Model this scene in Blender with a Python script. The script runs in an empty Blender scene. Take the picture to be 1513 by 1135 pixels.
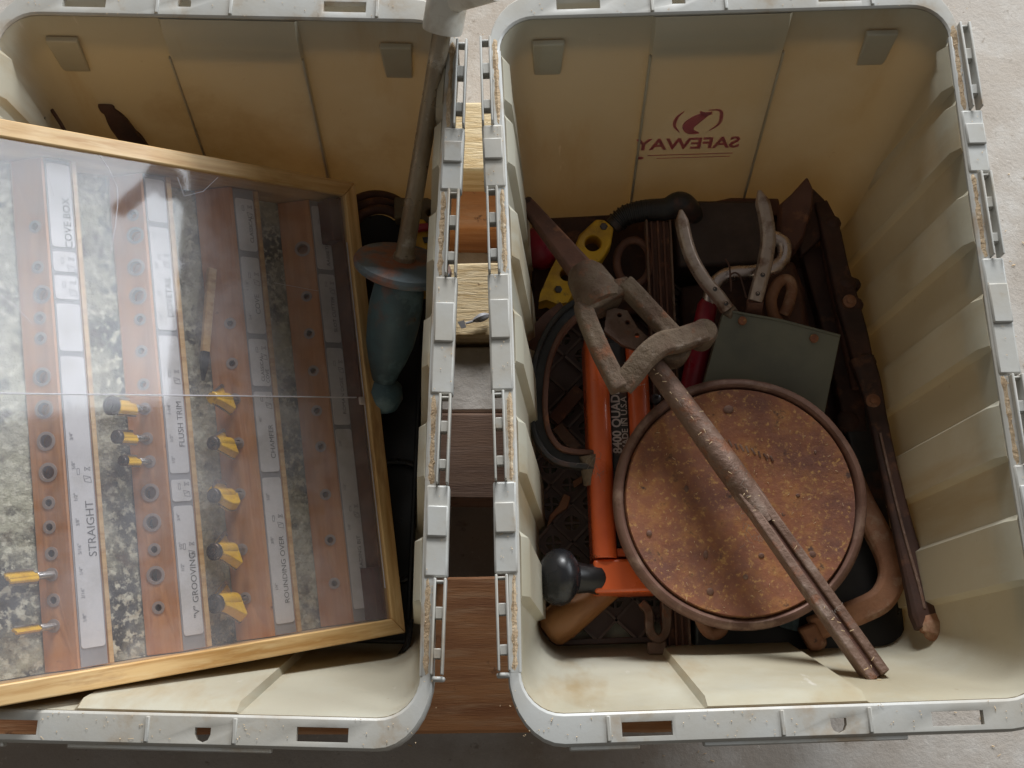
import bpy, bmesh, math, random
from mathutils import Vector, Matrix
random.seed(7)
S = bpy.context.scene
COL = S.collection
# ------------------------------------------------------------------ camera
CAM = Vector((0, 0, 1.221)); FPX = 1736.8; TILT = .2748; ROLL = -.0081
R_ = Vector((1, 0, 0)); U_ = Vector((0, math.cos(TILT), math.sin(TILT))); F_ = Vector((0, math.sin(TILT), -math.cos(TILT)))
cr, sr = math.cos(ROLL), math.sin(ROLL)
RX = R_*cr + U_*sr; UX = U_*cr - R_*sr
cam = bpy.data.cameras.new('camera'); camo = bpy.data.objects.new('camera', cam); COL.objects.link(camo)
m = Matrix((RX, UX, -F_)).transposed().to_4x4(); m.translation = CAM
camo.matrix_world = m
cam.sensor_width = 36; cam.lens = 36*FPX/1513; cam.clip_start = .02; cam.clip_end = 100
cam.dof.use_dof = False
S.camera = camo
# ------------------------------------------------------------------ light: an open barn door on the far side, a side window, dim interior
w = bpy.data.worlds.new('World'); S.world = w; w.use_nodes = True
bg = w.node_tree.nodes['Background']; bg.inputs[0].default_value = (1, .96, .90, 1); bg.inputs[1].default_value = .145
def area(name, loc, target, sx, sy, power, color):
    l = bpy.data.lights.new(name, 'AREA'); l.shape = 'RECTANGLE'; l.size = sx; l.size_y = sy; l.energy = power; l.color = color
    o = bpy.data.objects.new(name, l); COL.objects.link(o); o.location = loc
    o.rotation_euler = (Vector(target)-Vector(loc)).to_track_quat('-Z', 'Y').to_euler()
    return o
area('door_light', (.3, 6.2, 2.75), (0, .3, .15), 2.4, 1.5, 600, (.97, .985, 1))
area('side_window', (3.0, 2.05, 1.75), (0, .3, .15), 2.0, 1.5, 100, (.88, .94, 1))
S.view_settings.view_transform = 'Standard'; S.view_settings.look = 'None'; S.view_settings.exposure = -.12; S.view_settings.gamma = 1
S.view_settings.use_curve_mapping = False
S.cycles.max_bounces = 10; S.cycles.diffuse_bounces = 5; S.cycles.transparent_max_bounces = 16
S.cycles.use_denoising = True

def ray(px, py):
    u, v = px-756.5, py-567.5
    return RX*(u/FPX) - UX*(v/FPX) + F_
def at(px, py, z):
    r = ray(px, py); return CAM + r*((CAM.z-z)/-r.z)

# ------------------------------------------------------------------ materials
def mat(name, base, layers=(), rough=.6, metal=0., bump=None, spec=.5, translucent=None, coat=0., grain=None):
    """layers: (colour, noise scale, threshold, softness[, stretch xyz]); bump: (scale, strength, distance)"""
    M = bpy.data.materials.new(name); M.use_nodes = True
    nt = M.node_tree; N = nt.nodes; L = nt.links
    b = N['Principled BSDF']; out = N['Material Output']
    tc = N.new('ShaderNodeTexCoord'); oi = N.new('ShaderNodeObjectInfo')
    add = N.new('ShaderNodeVectorMath'); add.operation = 'ADD'
    sc = N.new('ShaderNodeVectorMath'); sc.operation = 'SCALE'; sc.inputs[0].default_value = (3.1, 5.7, 2.3); L.new(oi.outputs['Random'], sc.inputs['Scale'])
    L.new(tc.outputs['Object'], add.inputs[0]); L.new(sc.outputs[0], add.inputs[1])
    co = add.outputs[0]
    rgb = N.new('ShaderNodeRGB'); rgb.outputs[0].default_value = (*base, 1); cur = rgb.outputs[0]
    rcur = None
    for i, ly in enumerate(layers):
        c, s, th, so = ly[:4]
        v = co
        if len(ly) > 4:
            mp = N.new('ShaderNodeMapping'); mp.inputs['Scale'].default_value = ly[4]; L.new(co, mp.inputs[0]); v = mp.outputs[0]
        nz = N.new('ShaderNodeTexNoise'); nz.inputs['Scale'].default_value = s; nz.inputs['Detail'].default_value = 8; nz.inputs['Roughness'].default_value = .62
        L.new(v, nz.inputs['Vector'])
        rp = N.new('ShaderNodeMapRange'); rp.inputs[1].default_value = th-so; rp.inputs[2].default_value = th+so
        L.new(nz.outputs[0], rp.inputs[0])
        mx = N.new('ShaderNodeMix'); mx.data_type = 'RGBA'; L.new(rp.outputs[0], mx.inputs[0]); L.new(cur, mx.inputs[6]); mx.inputs[7].default_value = (*c, 1)
        cur = mx.outputs[2]
    L.new(cur, b.inputs['Base Color'])
    b.inputs['Roughness'].default_value = rough; b.inputs['Metallic'].default_value = metal
    b.inputs['Specular IOR Level'].default_value = spec; b.inputs['Coat Weight'].default_value = coat
    if rough < .95 and layers:
        nz = N.new('ShaderNodeTexNoise'); nz.inputs['Scale'].default_value = layers[0][1]*1.7; nz.inputs['Detail'].default_value = 6; L.new(co, nz.inputs['Vector'])
        rp = N.new('ShaderNodeMapRange'); rp.inputs[1].default_value = .3; rp.inputs[2].default_value = .7; rp.inputs[3].default_value = max(.05, rough-.15); rp.inputs[4].default_value = min(1, rough+.15)
        L.new(nz.outputs[0], rp.inputs[0]); L.new(rp.outputs[0], b.inputs['Roughness'])
    if bump:
        nz = N.new('ShaderNodeTexNoise'); nz.inputs['Scale'].default_value = bump[0]; nz.inputs['Detail'].default_value = 8; nz.inputs['Roughness'].default_value = .65
        v = co
        if len(bump) > 3:
            mp = N.new('ShaderNodeMapping'); mp.inputs['Scale'].default_value = bump[3]; L.new(co, mp.inputs[0]); v = mp.outputs[0]
        L.new(v, nz.inputs['Vector'])
        bp = N.new('ShaderNodeBump'); bp.inputs['Strength'].default_value = bump[1]; bp.inputs['Distance'].default_value = bump[2]
        L.new(nz.outputs[0], bp.inputs['Height']); L.new(bp.outputs[0], b.inputs['Normal'])
    if translucent:
        tr = N.new('ShaderNodeBsdfTranslucent'); tr.inputs[0].default_value = (*translucent[0], 1)
        ms = N.new('ShaderNodeMixShader'); ms.inputs[0].default_value = translucent[1]
        L.new(b.outputs[0], ms.inputs[1]); L.new(tr.outputs[0], ms.inputs[2]); L.new(ms.outputs[0], out.inputs[0])
    return M
MT = {}
MT['tote'] = mat('milky tote plastic', (.58, .565, .46), [((.46, .39, .24), 6, .56, .16), ((.63, .64, .57), 3, .60, .15), ((.30, .22, .13), 75, .73, .04), ((.46, .37, .23), 11, .62, .07, (1, 1, .12)), ((.33, .25, .15), 3.2, .68, .06), ((.70, .67, .58), 60, .70, .03, (1, 1, .06))], rough=.45, bump=(95, .14, .0015), translucent=((.75, .54, .28), .23))
MT['rim'] = mat('pale rim plastic', (.49, .49, .465), [((.42, .385, .32), 9, .53, .14), ((.40, .31, .22), 150, .72, .04), ((.36, .27, .18), 18, .64, .08)], rough=.42, bump=(220, .12, .001))
MT['dust'] = mat('caked sawdust', (.55, .41, .26), [((.40, .28, .17), 90, .55, .1), ((.70, .58, .42), 160, .6, .08)], rough=.95, bump=(260, .8, .003))
MT['pine'] = mat('varnished pine', (.72, .48, .22), [((.50, .27, .09), 9, .54, .12, (1, 14, 14)), ((.30, .13, .05), 4, .68, .08, (2, 9, 9)), ((.74, .53, .27), 20, .62, .1, (1, 10, 10))], rough=.38, bump=(60, .1, .001, (1, 12, 12)))
MT['rail'] = mat('reddish rail wood', (.64, .31, .125), [((.52, .22, .08), 10, .53, .12, (14, 1, 14)), ((.62, .32, .14), 20, .62, .1, (18, 1, 18)), ((.22, .08, .03), 60, .72, .04)], rough=.5, bump=(60, .1, .001, (12, 1, 12)))
MT['case_dark'] = mat('dark stained side', (.13, .055, .035), [((.20, .09, .055), 12, .55, .12, (1, 8, 8))], rough=.5)
MT['mould'] = mat('mould speckled backing', (.045, .042, .038), [((.50, .50, .38), 10, .45, .06), ((.10, .095, .08), 50, .58, .07), ((.70, .70, .56), 120, .55, .05), ((.12, .08, .05), 28, .62, .06)], rough=.9, bump=(130, .9, .004))
MT['grey_strip'] = mat('grey label strip', (.33, .33, .35), [((.25, .25, .26), 20, .6, .1)], rough=.5)
MT['label'] = mat('white label', (.74, .74, .76), [((.62, .61, .60), 30, .58, .1), ((.5, .48, .45), 140, .72, .04)], rough=.55)
MT['ink'] = mat('label ink', (.16, .16, .17), rough=.7)
MT['ink_grey'] = mat('faded ink', (.28, .28, .30), rough=.7)
MT['sleeve'] = mat('grey hole sleeve', (.40, .33, .30), rough=.35)
MT['yellow_bit'] = mat('yellow cutter enamel', (.86, .52, .015), [((.68, .36, .01), 60, .6, .1)], rough=.32, coat=.3)
MT['steel'] = mat('worn steel', (.42, .40, .38), [((.20, .15, .12), 60, .58, .08)], rough=.35, metal=.9)
MT['dark_steel'] = mat('dark bearing steel', (.11, .10, .10), [((.2, .12, .07), 70, .62, .08)], rough=.35, metal=.8)
MT['rod'] = mat('tarnished rod', (.40, .34, .25), [((.22, .16, .10), 30, .55, .1, (1, 1, .3)), ((.55, .50, .42), 50, .62, .07), ((.08, .05, .03), 110, .68, .04)], rough=.34, metal=.5)
MT['blue'] = mat('chipped blue enamel', (.075, .135, .155), [((.22, .09, .05), 16, .65, .05), ((.05, .075, .085), 12, .52, .1), ((.16, .24, .26), 25, .6, .06), ((.34, .32, .27), 45, .68, .03), ((.07, .04, .03), 45, .67, .05)], rough=.5, bump=(70, .3, .002))
MT['blue_disc'] = mat('rusty blue enamel', (.13, .17, .19), [((.30, .11, .055), 13, .51, .05), ((.08, .10, .11), 40, .58, .1), ((.30, .31, .30), 70, .69, .03)], rough=.55, bump=(80, .4, .002))
RUSTL = [((.42, .185, .07), 70, .55, .07), ((.20, .085, .06), 16, .53, .10), ((.50, .27, .10), 210, .61, .05), ((.09, .05, .04), 70, .66, .05), ((.50, .30, .13), 260, .67, .05)]
MT['rust'] = mat('orange rust', (.32, .125, .065), RUSTL, rough=.85, bump=(150, .55, .002))
MT['rust_rim'] = mat('brown rust rim', (.20, .105, .075), [((.13, .065, .045), 20, .55, .1), ((.30, .19, .14), 45, .60, .08)], rough=.6, bump=(140, .3, .0015), metal=.2)
MT['iron'] = mat('brown tool iron', (.205, .125, .09), [((.13, .07, .045), 14, .53, .1), ((.30, .22, .175), 35, .62, .08), ((.22, .09, .045), 60, .62, .06)], rough=.6, metal=.25, bump=(70, .7, .004))
MT['cast'] = mat('dusty cast iron', (.19, .135, .09), [((.12, .07, .045), 20, .52, .1), ((.30, .24, .19), 60, .64, .07), ((.24, .10, .05), 45, .62, .06)], rough=.85, bump=(75, .9, .005))
MT['rust_clamp'] = mat('rust brown clamp', (.36, .17, .09), [((.22, .09, .045), 25, .54, .1), ((.44, .27, .17), 50, .6, .07), ((.08, .04, .03), 80, .68, .04)], rough=.7, bump=(120, .4, .002))
MT['dark_rust'] = mat('dark rust', (.085, .040, .028), [((.05, .028, .022), 20, .54, .1), ((.17, .075, .04), 45, .64, .06)], rough=.7, metal=.2, bump=(100, .4, .002))
MT['dark_rust2'] = mat('reddish dark rust', (.14, .06, .038), [((.08, .038, .028), 18, .54, .1), ((.26, .11, .055), 50, .63, .06)], rough=.7, bump=(100, .4, .002))
MT['black_paint'] = mat('worn black paint', (.028, .025, .024), [((.10, .045, .03), 26, .60, .06), ((.05, .045, .042), 40, .6, .1)], rough=.45, bump=(80, .2, .001))
MT['black'] = mat('black plastic', (.014, .013, .013), [((.022, .02, .019), 14, .6, .1)], rough=.4)
MT['black_gloss'] = mat('scuffed black knob', (.018, .018, .02), [((.07, .07, .075), 50, .63, .06)], rough=.28)
MT['orange'] = mat('orange enamel', (.72, .125, .03), [((.56, .085, .025), 10, .58, .12), ((.32, .26, .22), 34, .70, .015), ((.12, .05, .03), 60, .71, .02)], rough=.33, coat=.2)
MT['decal_white'] = mat('decal lettering', (.52, .44, .40), rough=.6)
MT['yellow'] = mat('grimy yellow plastic', (.66, .38, .02), [((.42, .22, .02), 28, .54, .1), ((.14, .08, .03), 50, .64, .05)], rough=.5, bump=(70, .2, .001))
MT['red'] = mat('dark red plastic', (.30, .012, .03), [((.16, .01, .02), 20, .58, .1)], rough=.4)
MT['chrome'] = mat('dull chrome', (.60, .50, .46), [((.30, .20, .16), 60, .62, .06)], rough=.3, metal=.9)
MT['handle_tin'] = mat('pitted plated handle', (.46, .36, .30), [((.22, .13, .09), 55, .56, .07), ((.60, .50, .44), 30, .6, .1), ((.06, .04, .03), 120, .68, .03)], rough=.45, metal=.6, bump=(130, .4, .001))
MT['olive'] = mat('grey green painted sheet', (.195, .19, .14), [((.14, .14, .11), 12, .55, .12), ((.27, .28, .24), 200, .74, .03), ((.22, .12, .06), 30, .72, .03)], rough=.5)
MT['crate'] = mat('brown black crate plastic', (.10, .062, .052), [((.14, .09, .075), 18, .56, .1), ((.16, .10, .075), 80, .68, .05)], rough=.55, bump=(90, .2, .001))
MT['handle_wood'] = mat('old handle wood', (.38, .17, .06), [((.24, .10, .035), 16, .55, .1, (1, 1, 4))], rough=.45)
MT['brown_block'] = mat('brown bakelite', (.055, .034, .028), [((.085, .055, .045), 24, .57, .1)], rough=.55)
MT['olive_iron'] = mat('olive iron', (.15, .12, .07), [((.10, .07, .04), 20, .56, .1)], rough=.6)
MT['timber'] = mat('old timber', (.50, .235, .10), [((.34, .145, .065), 7, .54, .12, (1, 7, 7)), ((.54, .31, .17), 14, .6, .1, (1, 9, 9)), ((.10, .05, .03), 50, .69, .05)], rough=.8, bump=(50, .4, .002, (1, 12, 12)))
MT['timber_dark'] = mat('dark timber', (.17, .10, .066), [((.11, .06, .04), 7, .53, .12, (1, 14, 14)), ((.22, .14, .10), 14, .6, .1, (1, 14, 14)), ((.06, .03, .02), 50, .69, .05)], rough=.85, bump=(50, .4, .002, (1, 12, 12)))
MT['timber_pale'] = mat('rough sawn pale timber', (.66, .52, .31), [((.50, .35, .17), 14, .53, .1, (1, 10, 10)), ((.74, .62, .42), 30, .6, .1, (1, 10, 10)), ((.18, .10, .05), 90, .70, .03)], rough=.85, bump=(60, .7, .003, (1, 8, 8)))
MT['concrete'] = mat('concrete floor', (.46, .425, .385), [((.38, .31, .24), 2.5, .56, .12), ((.38, .33, .28), 6, .55, .12), ((.52, .49, .45), 14, .6, .1), ((.25, .21, .17), 60, .68, .05), ((.60, .56, .50), 170, .68, .05), ((.2, .16, .13), 190, .70, .03)], rough=.9, bump=(150, .4, .003))
MT['print'] = mat('faded maroon print', (.46, .22, .24), [((.52, .36, .28), 70, .55, .1)], rough=.6, translucent=((.80, .36, .48), .65))
MT['sliver'] = mat('sawdust slivers', (.72, .56, .36), [((.58, .40, .22), 30, .5, .2)], rough=.9)
MT['fibre'] = mat('grey cobweb fibre', (.30, .26, .22), rough=.9)
MT['white_clip'] = mat('whitish clip', (.55, .46, .42), rough=.4)
MT['pvc'] = mat('pale pvc fitting', (.72, .70, .63), [((.42, .36, .27), 20, .57, .1), ((.2, .14, .1), 90, .70, .04)], rough=.45)
MT['debris'] = mat('rust grit', (.075, .045, .033), [((.12, .07, .05), 40, .55, .1), ((.25, .16, .1), 140, .66, .05)], rough=.95, bump=(120, .9, .004))
# scratched dusty acrylic: clear with fresnel gloss and a thin film of dust
A = bpy.data.materials.new('scratched acrylic'); A.use_nodes = True
nt = A.node_tree; N = nt.nodes; L = nt.links; N.remove(N['Principled BSDF'])
tr = N.new('ShaderNodeBsdfTransparent'); tr.inputs[0].default_value = (.96, .95, .95, 1)
gl = N.new('ShaderNodeBsdfGlossy'); gl.inputs['Roughness'].default_value = .07
fr = N.new('ShaderNodeFresnel'); fr.inputs[0].default_value = 1.49
df = N.new('ShaderNodeBsdfDiffuse'); df.inputs[0].default_value = (.62, .62, .66, 1)
tc = N.new('ShaderNodeTexCoord'); n1 = N.new('ShaderNodeTexNoise'); n1.inputs['Scale'].default_value = 11; n1.inputs['Detail'].default_value = 9; n1.inputs['Roughness'].default_value = .7
L.new(tc.outputs['Object'], n1.inputs['Vector'])
mr = N.new('ShaderNodeMapRange'); mr.inputs[1].default_value = .35; mr.inputs[2].default_value = .75; mr.inputs[3].default_value = .03; mr.inputs[4].default_value = .22; L.new(n1.outputs[0], mr.inputs[0])
m1 = N.new('ShaderNodeMixShader'); L.new(mr.outputs[0], m1.inputs[0]); L.new(tr.outputs[0], m1.inputs[1]); L.new(df.outputs[0], m1.inputs[2])
ge = N.new('ShaderNodeNewGeometry'); iv = N.new('ShaderNodeMath'); iv.operation = 'SUBTRACT'; iv.inputs[0].default_value = 1; L.new(ge.outputs['Backfacing'], iv.inputs[1])
mu = N.new('ShaderNodeMath'); mu.operation = 'MULTIPLY'; L.new(fr.outputs[0], mu.inputs[0]); L.new(iv.outputs[0], mu.inputs[1])
m2 = N.new('ShaderNodeMixShader'); L.new(mu.outputs[0], m2.inputs[0]); L.new(m1.outputs[0], m2.inputs[1]); L.new(gl.outputs[0], m2.inputs[2])
L.new(m2.outputs[0], N['Material Output'].inputs[0]); MT['acrylic'] = A

# ------------------------------------------------------------------ mesh helpers
class MB:
    def __init__(s): s.v = []; s.f = []
    def add(s, vs, fs):
        b = len(s.v); s.v += [tuple(v) for v in vs]; s.f += [tuple(b+i for i in f) for f in fs]; return s
    def box(s, c, d, M=None):
        vs = [Vector((x*d[0]/2, y*d[1]/2, z*d[2]/2)) for z in (-1, 1) for y in (-1, 1) for x in (-1, 1)]
        if M is not None: vs = [M @ v for v in vs]
        c = Vector(c)
        return s.add([c+v for v in vs], [(0, 2, 3, 1), (4, 5, 7, 6), (0, 1, 5, 4), (2, 6, 7, 3), (0, 4, 6, 2), (1, 3, 7, 5)])
    def loops(s, lp, cap=True, closed=False):
        n = len(lp[0]); vs = [p for l in lp for p in l]; fs = []
        R = len(lp)
        for i in range(R if closed else R-1):
            a, b = i*n, ((i+1) % R)*n
            for j in range(n):
                k = (j+1) % n; fs.append((a+j, a+k, b+k, b+j))
        if cap and not closed: fs += [tuple(range(n-1, -1, -1)), tuple((R-1)*n+j for j in range(n))]
        return s.add(vs, fs)
    def sweep(s, path, sect, up=(0, 0, 1), scales=None, cap=True, closed=False):
        """sect: list of (a,b) in (side, up') plane"""
        path = [Vector(p) for p in path]; up = Vector(up); lp = []; n = len(path)
        for i, p in enumerate(path):
            if closed: t = path[(i+1) % n]-path[i-1]
            else: t = path[min(i+1, n-1)]-path[max(i-1, 0)]
            t.normalize(); sd = t.cross(up)
            if sd.length < 1e-4: sd = t.cross(Vector((0, 1, 0)))
            sd.normalize(); u = sd.cross(t)
            k = scales[i] if scales else 1
            lp.append([p+sd*a*k+u*b*k for a, b in sect])
        return s.loops(lp, cap, closed)
    def tube(s, path, r, seg=14, scales=None, closed=False):
        return s.sweep(path, circ(r, seg), scales=scales, closed=closed)
    def lathe(s, prof, seg=40, M=None):
        """prof: (radius, height)"""
        lp = []
        for r, h in prof:
            l = [Vector((max(r, 1e-5)*math.cos(2*math.pi*i/seg), max(r, 1e-5)*math.sin(2*math.pi*i/seg), h)) for i in range(seg)]
            lp.append([M @ v for v in l] if M is not None else l)
        return s.loops(lp)
    def prism(s, pts, d):
        """pts: 3d polygon, d: extrusion vector"""
        d = Vector(d); a = [Vector(p) for p in pts]; return s.loops([a, [p+d for p in a]])
def circ(r, seg=14): return [(r*math.cos(2*math.pi*i/seg), r*math.sin(2*math.pi*i/seg)) for i in range(seg)]
def rect(a, b, c=0):
    if not c: return [(-a, -b), (a, -b), (a, b), (-a, b)]
    return [(-a+c, -b), (a-c, -b), (a, -b+c), (a, b-c), (a-c, b), (-a+c, b), (-a, b-c), (-a, -b+c)]
def spline(pts, n=6):
    pts = [Vector(p) for p in pts]; P = [pts[0]*2-pts[1]]+pts+[pts[-1]*2-pts[-2]]; o = []
    for i in range(1, len(P)-2):
        for k in range(n):
            t = k/n; a, b, c, d = P[i-1:i+3]
            o.append(.5*((2*b)+(c-a)*t+(2*a-5*b+4*c-d)*t*t+(3*b-a-3*c+d)*t**3))
    return o+[pts[-1]]
def axis_matrix(o, z, xhint=(1, 0, 0)):
    z = Vector(z).normalized(); x = Vector(xhint); x = (x-z*x.dot(z)).normalized(); y = z.cross(x)
    M = Matrix((x, y, z)).transposed().to_4x4(); M.translation = Vector(o); return M
def fixn(me):
    bm = bmesh.new(); bm.from_mesh(me); bmesh.ops.remove_doubles(bm, verts=bm.verts, dist=1e-7); bmesh.ops.recalc_face_normals(bm, faces=bm.faces); bm.to_mesh(me); bm.free()
def obj(name, mb, material, parent=None, bevel=0, smooth=False, M=None, seg=2, fix=True, **props):
    me = bpy.data.meshes.new(name); me.from_pydata(mb.v, [], mb.f)
    if fix: fixn(me)
    me.materials.append(MT[material]); o = bpy.data.objects.new(name, me); COL.objects.link(o)
    if smooth:
        for p in me.polygons: p.use_smooth = True
        me.set_sharp_from_angle(angle=math.radians(40))
    if parent: o.parent = parent
    if M is not None: o.matrix_local = M
    if bevel:
        b = o.modifiers.new('bevel', 'BEVEL'); b.width = bevel; b.segments = seg; b.limit_method = 'ANGLE'; b.angle_limit = math.radians(35); b.harden_normals = False
        for p in me.polygons: p.use_smooth = True
        me.set_sharp_from_angle(angle=math.radians(40))
    for k, v in props.items(): o[k] = v
    return o
def origin_to(o, p):
    """move a world-space mesh's origin to p"""
    p = Vector(p); o.data.transform(Matrix.Translation(-p)); o.location = p; return o
def thing(name, label, cat, loc=(0, 0, 0), group=None, M=None):
    o = bpy.data.objects.new(name, None); COL.objects.link(o); o.location = loc; o.empty_display_size = .02
    if M is not None: o.matrix_world = M
    o['label'] = label; o['category'] = cat
    if group: o['group'] = group
    return o
def tag(o, label, cat, group=None):
    o['label'] = label; o['category'] = cat
    if group: o['group'] = group
    return o
class Rel(MB):
    """builder in world coordinates for a part of an unrotated thing placed at base"""
    def __init__(s, base): super().__init__(); s.b = Vector(base)
    def add(s, vs, fs): return super().add([Vector(v)-s.b for v in vs], fs)
def cut(o, cutters):
    """apply boolean differences now and drop the cutters"""
    cs = []
    for mb in cutters:
        me = bpy.data.meshes.new('c'); me.from_pydata(mb.v, [], mb.f); fixn(me)
        c = bpy.data.objects.new('c', me); COL.objects.link(c); c.matrix_world = o.matrix_world.copy(); cs.append(c)
        m = o.modifiers.new('b', 'BOOLEAN'); m.operation = 'DIFFERENCE'; m.object = c; m.solver = 'EXACT'
    # booleans first, bevel afterwards
    bev = [(x.width, x.segments) for x in o.modifiers if x.type == 'BEVEL']
    for x in [x for x in o.modifiers if x.type == 'BEVEL']: o.modifiers.remove(x)
    par, ml = o.parent, o.matrix_local.copy()
    bpy.context.view_layer.update()
    for c in cs: c.matrix_world = o.matrix_world.copy()
    bpy.context.view_layer.update()
    dg = bpy.context.evaluated_depsgraph_get(); me = bpy.data.meshes.new_from_object(o.evaluated_get(dg))
    old = o.data; nm = old.name; o.modifiers.clear(); o.data = me; bpy.data.meshes.remove(old); me.name = nm
    for c in cs:
        d = c.data; bpy.data.objects.remove(c); bpy.data.meshes.remove(d)
    for wd, sg in bev:
        b = o.modifiers.new('bevel', 'BEVEL'); b.width = wd; b.segments = sg; b.limit_method = 'ANGLE'; b.angle_limit = math.radians(35)
    return o
def text_mb(txt, size, M, depth=.0002, mirror=False, align='CENTER', bold=0):
    c = bpy.data.curves.new('t', 'FONT'); c.body = txt; c.size = size; c.align_x = align; c.align_y = 'CENTER'; c.extrude = depth; c.resolution_u = 3; c.offset = bold
    o = bpy.data.objects.new('t', c); COL.objects.link(o); bpy.context.view_layer.update()
    me = bpy.data.meshes.new_from_object(o.evaluated_get(bpy.context.evaluated_depsgraph_get()))
    mb = MB(); sx = -1 if mirror else 1
    mb.add([M @ Vector((v.co.x*sx, v.co.y, v.co.z)) for v in me.vertices], [tuple(p.vertices) for p in me.polygons])
    bpy.data.objects.remove(o); bpy.data.curves.remove(c); bpy.data.meshes.remove(me); return mb

# ------------------------------------------------------------------ ground and timbers
GZ = -.14
g = MB(); n = 24
for j in range(n+1):
    for i in range(n+1): g.v.append((-6+12*i/n, -4+12*j/n, 0))
g.f = [(j*(n+1)+i, j*(n+1)+i+1, (j+1)*(n+1)+i+1, (j+1)*(n+1)+i) for j in range(n) for i in range(n)]
go = obj('ground', g, 'concrete', kind='structure'); go.location = (0, 0, GZ)
def timber(y0, y1, x0, x1, top, thick, mt, label, wob=0.):
    mb = MB(); nx = 16; lp = []
    for i in range(nx+1):
        x = x0+(x1-x0)*i/nx; e = [random.uniform(-wob, wob) for _ in range(4)]
        lp.append([(x, y0+e[0], -thick), (x, y1+e[1], -thick), (x, y1+e[1], e[2]*.3), (x, y0+e[0], e[3]*.3)])
    mb.loops(lp); o = obj('timber_beam', mb, mt, bevel=.003); o.location = (0, 0, top)
    return tag(o, label, 'timber', 'timbers under the totes')
def wy(py, z): return at(695, py, z).y
timber(wy(252, -.004), wy(150, -.004), -.62, .30, -.004, .136, 'timber_pale', 'pale rough-sawn timber, farthest bright one in the gap between totes', .0015)
timber(wy(498, -.004), wy(388, -.004), -.60, .31, -.004, .136, 'timber_pale', 'cream timber with a grey scrap on it in the gap between totes', .001)
timber(wy(738, -.004), wy(610, -.004), -.63, .32, -.004, .05, 'timber_dark', 'dark brown board across the middle of the gap between totes', .001)
timber(wy(1083, -.004), wy(852, -.004), -.64, .315, -.004, .045, 'timber', 'wide orange-brown board at the near end of the gap between totes', .0012)
timber(wy(336, -.06), wy(268, -.06), -.50, .28, -.06, .08, 'timber', 'rough reddish timber just below the pale far timber in the gap', .002)
blk = MB(); blk.box((-.09, (wy(608, -.02)+wy(512, -.02))/2, -.055), (.42, wy(512, -.02)-wy(608, -.02), .10))  # added: floor raised here to catch light, since the ground below is shadowed
o = obj('raised_floor_stand_in', blk, 'concrete', bevel=.003); o.location = (0, 0, -.0205+.005); tag(o, 'speckled grey raised piece added for the lit concrete floor in the gap between totes', 'block')
sc = at(690, 475, -.003)
mb = Rel(sc)
mb.sweep(spline([at(700, 474, .003), at(712, 469, .006), at(722, 466, .003)]), circ(.0045, 8), scales=[.5+.6*math.sin(math.pi*i/12) for i in range(13)])
mb.prism([at(676, 476, .001), at(686, 474, .004), at(689, 484, .003), at(682, 486, .001)], (0, 0, .0012))
mb.tube([at(688, 478, .003), at(702, 474, .003)], .0015, 6)
o = obj('paint_scrap', mb, 'grey_strip', smooth=True); o.location = sc
tag(o, 'small curled grey scrap lying on the cream timber between the totes', 'scrap')

# ------------------------------------------------------------------ totes
HW, HL, DX, DY, RH = .200, .2993, .0237, .0648, .30
TR = Matrix.Translation((.1977, .3039, 0)) @ Matrix.Rotation(.0249, 4, 'Z')
TL = Matrix.Translation((-.2626, .3028, 0)) @ Matrix.Rotation(-.0316, 4, 'Z')
TRi = TR.inverted()
def ly(px, py): return (TRi @ at(px, py, RH)).y
def lx(px, py): return (TRi @ at(px, py, RH)).x
PAN = [(ly(1420, 128), ly(1428, 62)), (ly(1434, 220), ly(1430, 150)), (ly(1459, 358), ly(1443, 283)), (ly(1486, 513), ly(1467, 436)), (ly(1513, 676), ly(1496, 594)), (ly(1534, 859), ly(1524, 763))]
PAN = [(max(a, -.262), min(b, .262)) for a, b in PAN]
def bow(y): return -.0035*(1-(y/HL)**2)      # the long sides are pinched in a little at the middle
def wall_loop(k, off=0., corr=1.):
    """k=1 rim, 0 floor; off outward offset; counter-clockwise loop with fixed vertex count"""
    w_ = HW-DX*(1-k); l_ = HL-DY*(1-k); r = .032; z = RH*k
    out = []
    def corner(cx, cy, a0):
        for i in range(7):
            a = a0+math.pi/2*i/6; out.append((cx+(r+off)*math.cos(a), cy+(r+off)*math.sin(a)))
    ys = []
    for a, b in sorted(PAN):
        ys += [(a-.0022, 0), (a+.0022, 1), ((a+b)/2, 1), (b-.0022, 1), (b+.0022, 0)]
    lim = l_-r-.002; e = 0; yy = []
    for i, (y, o) in enumerate(ys):
        c = max(-lim+i*2e-4, min(lim-(len(ys)-i)*2e-4, y)); yy.append((c, o if abs(c-y) < 1e-3 else 0))
    for y, o in yy: out.append((w_+off+bow(y)-o*.0068*corr, y))              # right side, going far
    corner(w_-r, l_-r, 0)
    xs = [(.0640, 0), (.0615, 1), (.03, 1), (0, 1), (-.03, 1), (-.0590, 1), (-.0615, 0)]
    for x, o in xs: out.append((x, l_+off-o*.007*corr))
    corner(-w_+r, l_-r, math.pi/2)
    for y, o in reversed(yy): out.append((-w_-off-bow(y)+o*.0068*corr, y))
    corner(-w_+r, -l_+r, math.pi)
    for x, o in reversed(xs): out.append((x, -l_-off+o*.007*corr))
    corner(w_-r, -l_+r, 1.5*math.pi)
    return [Vector((x, y, z)) for x, y in out]
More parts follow.
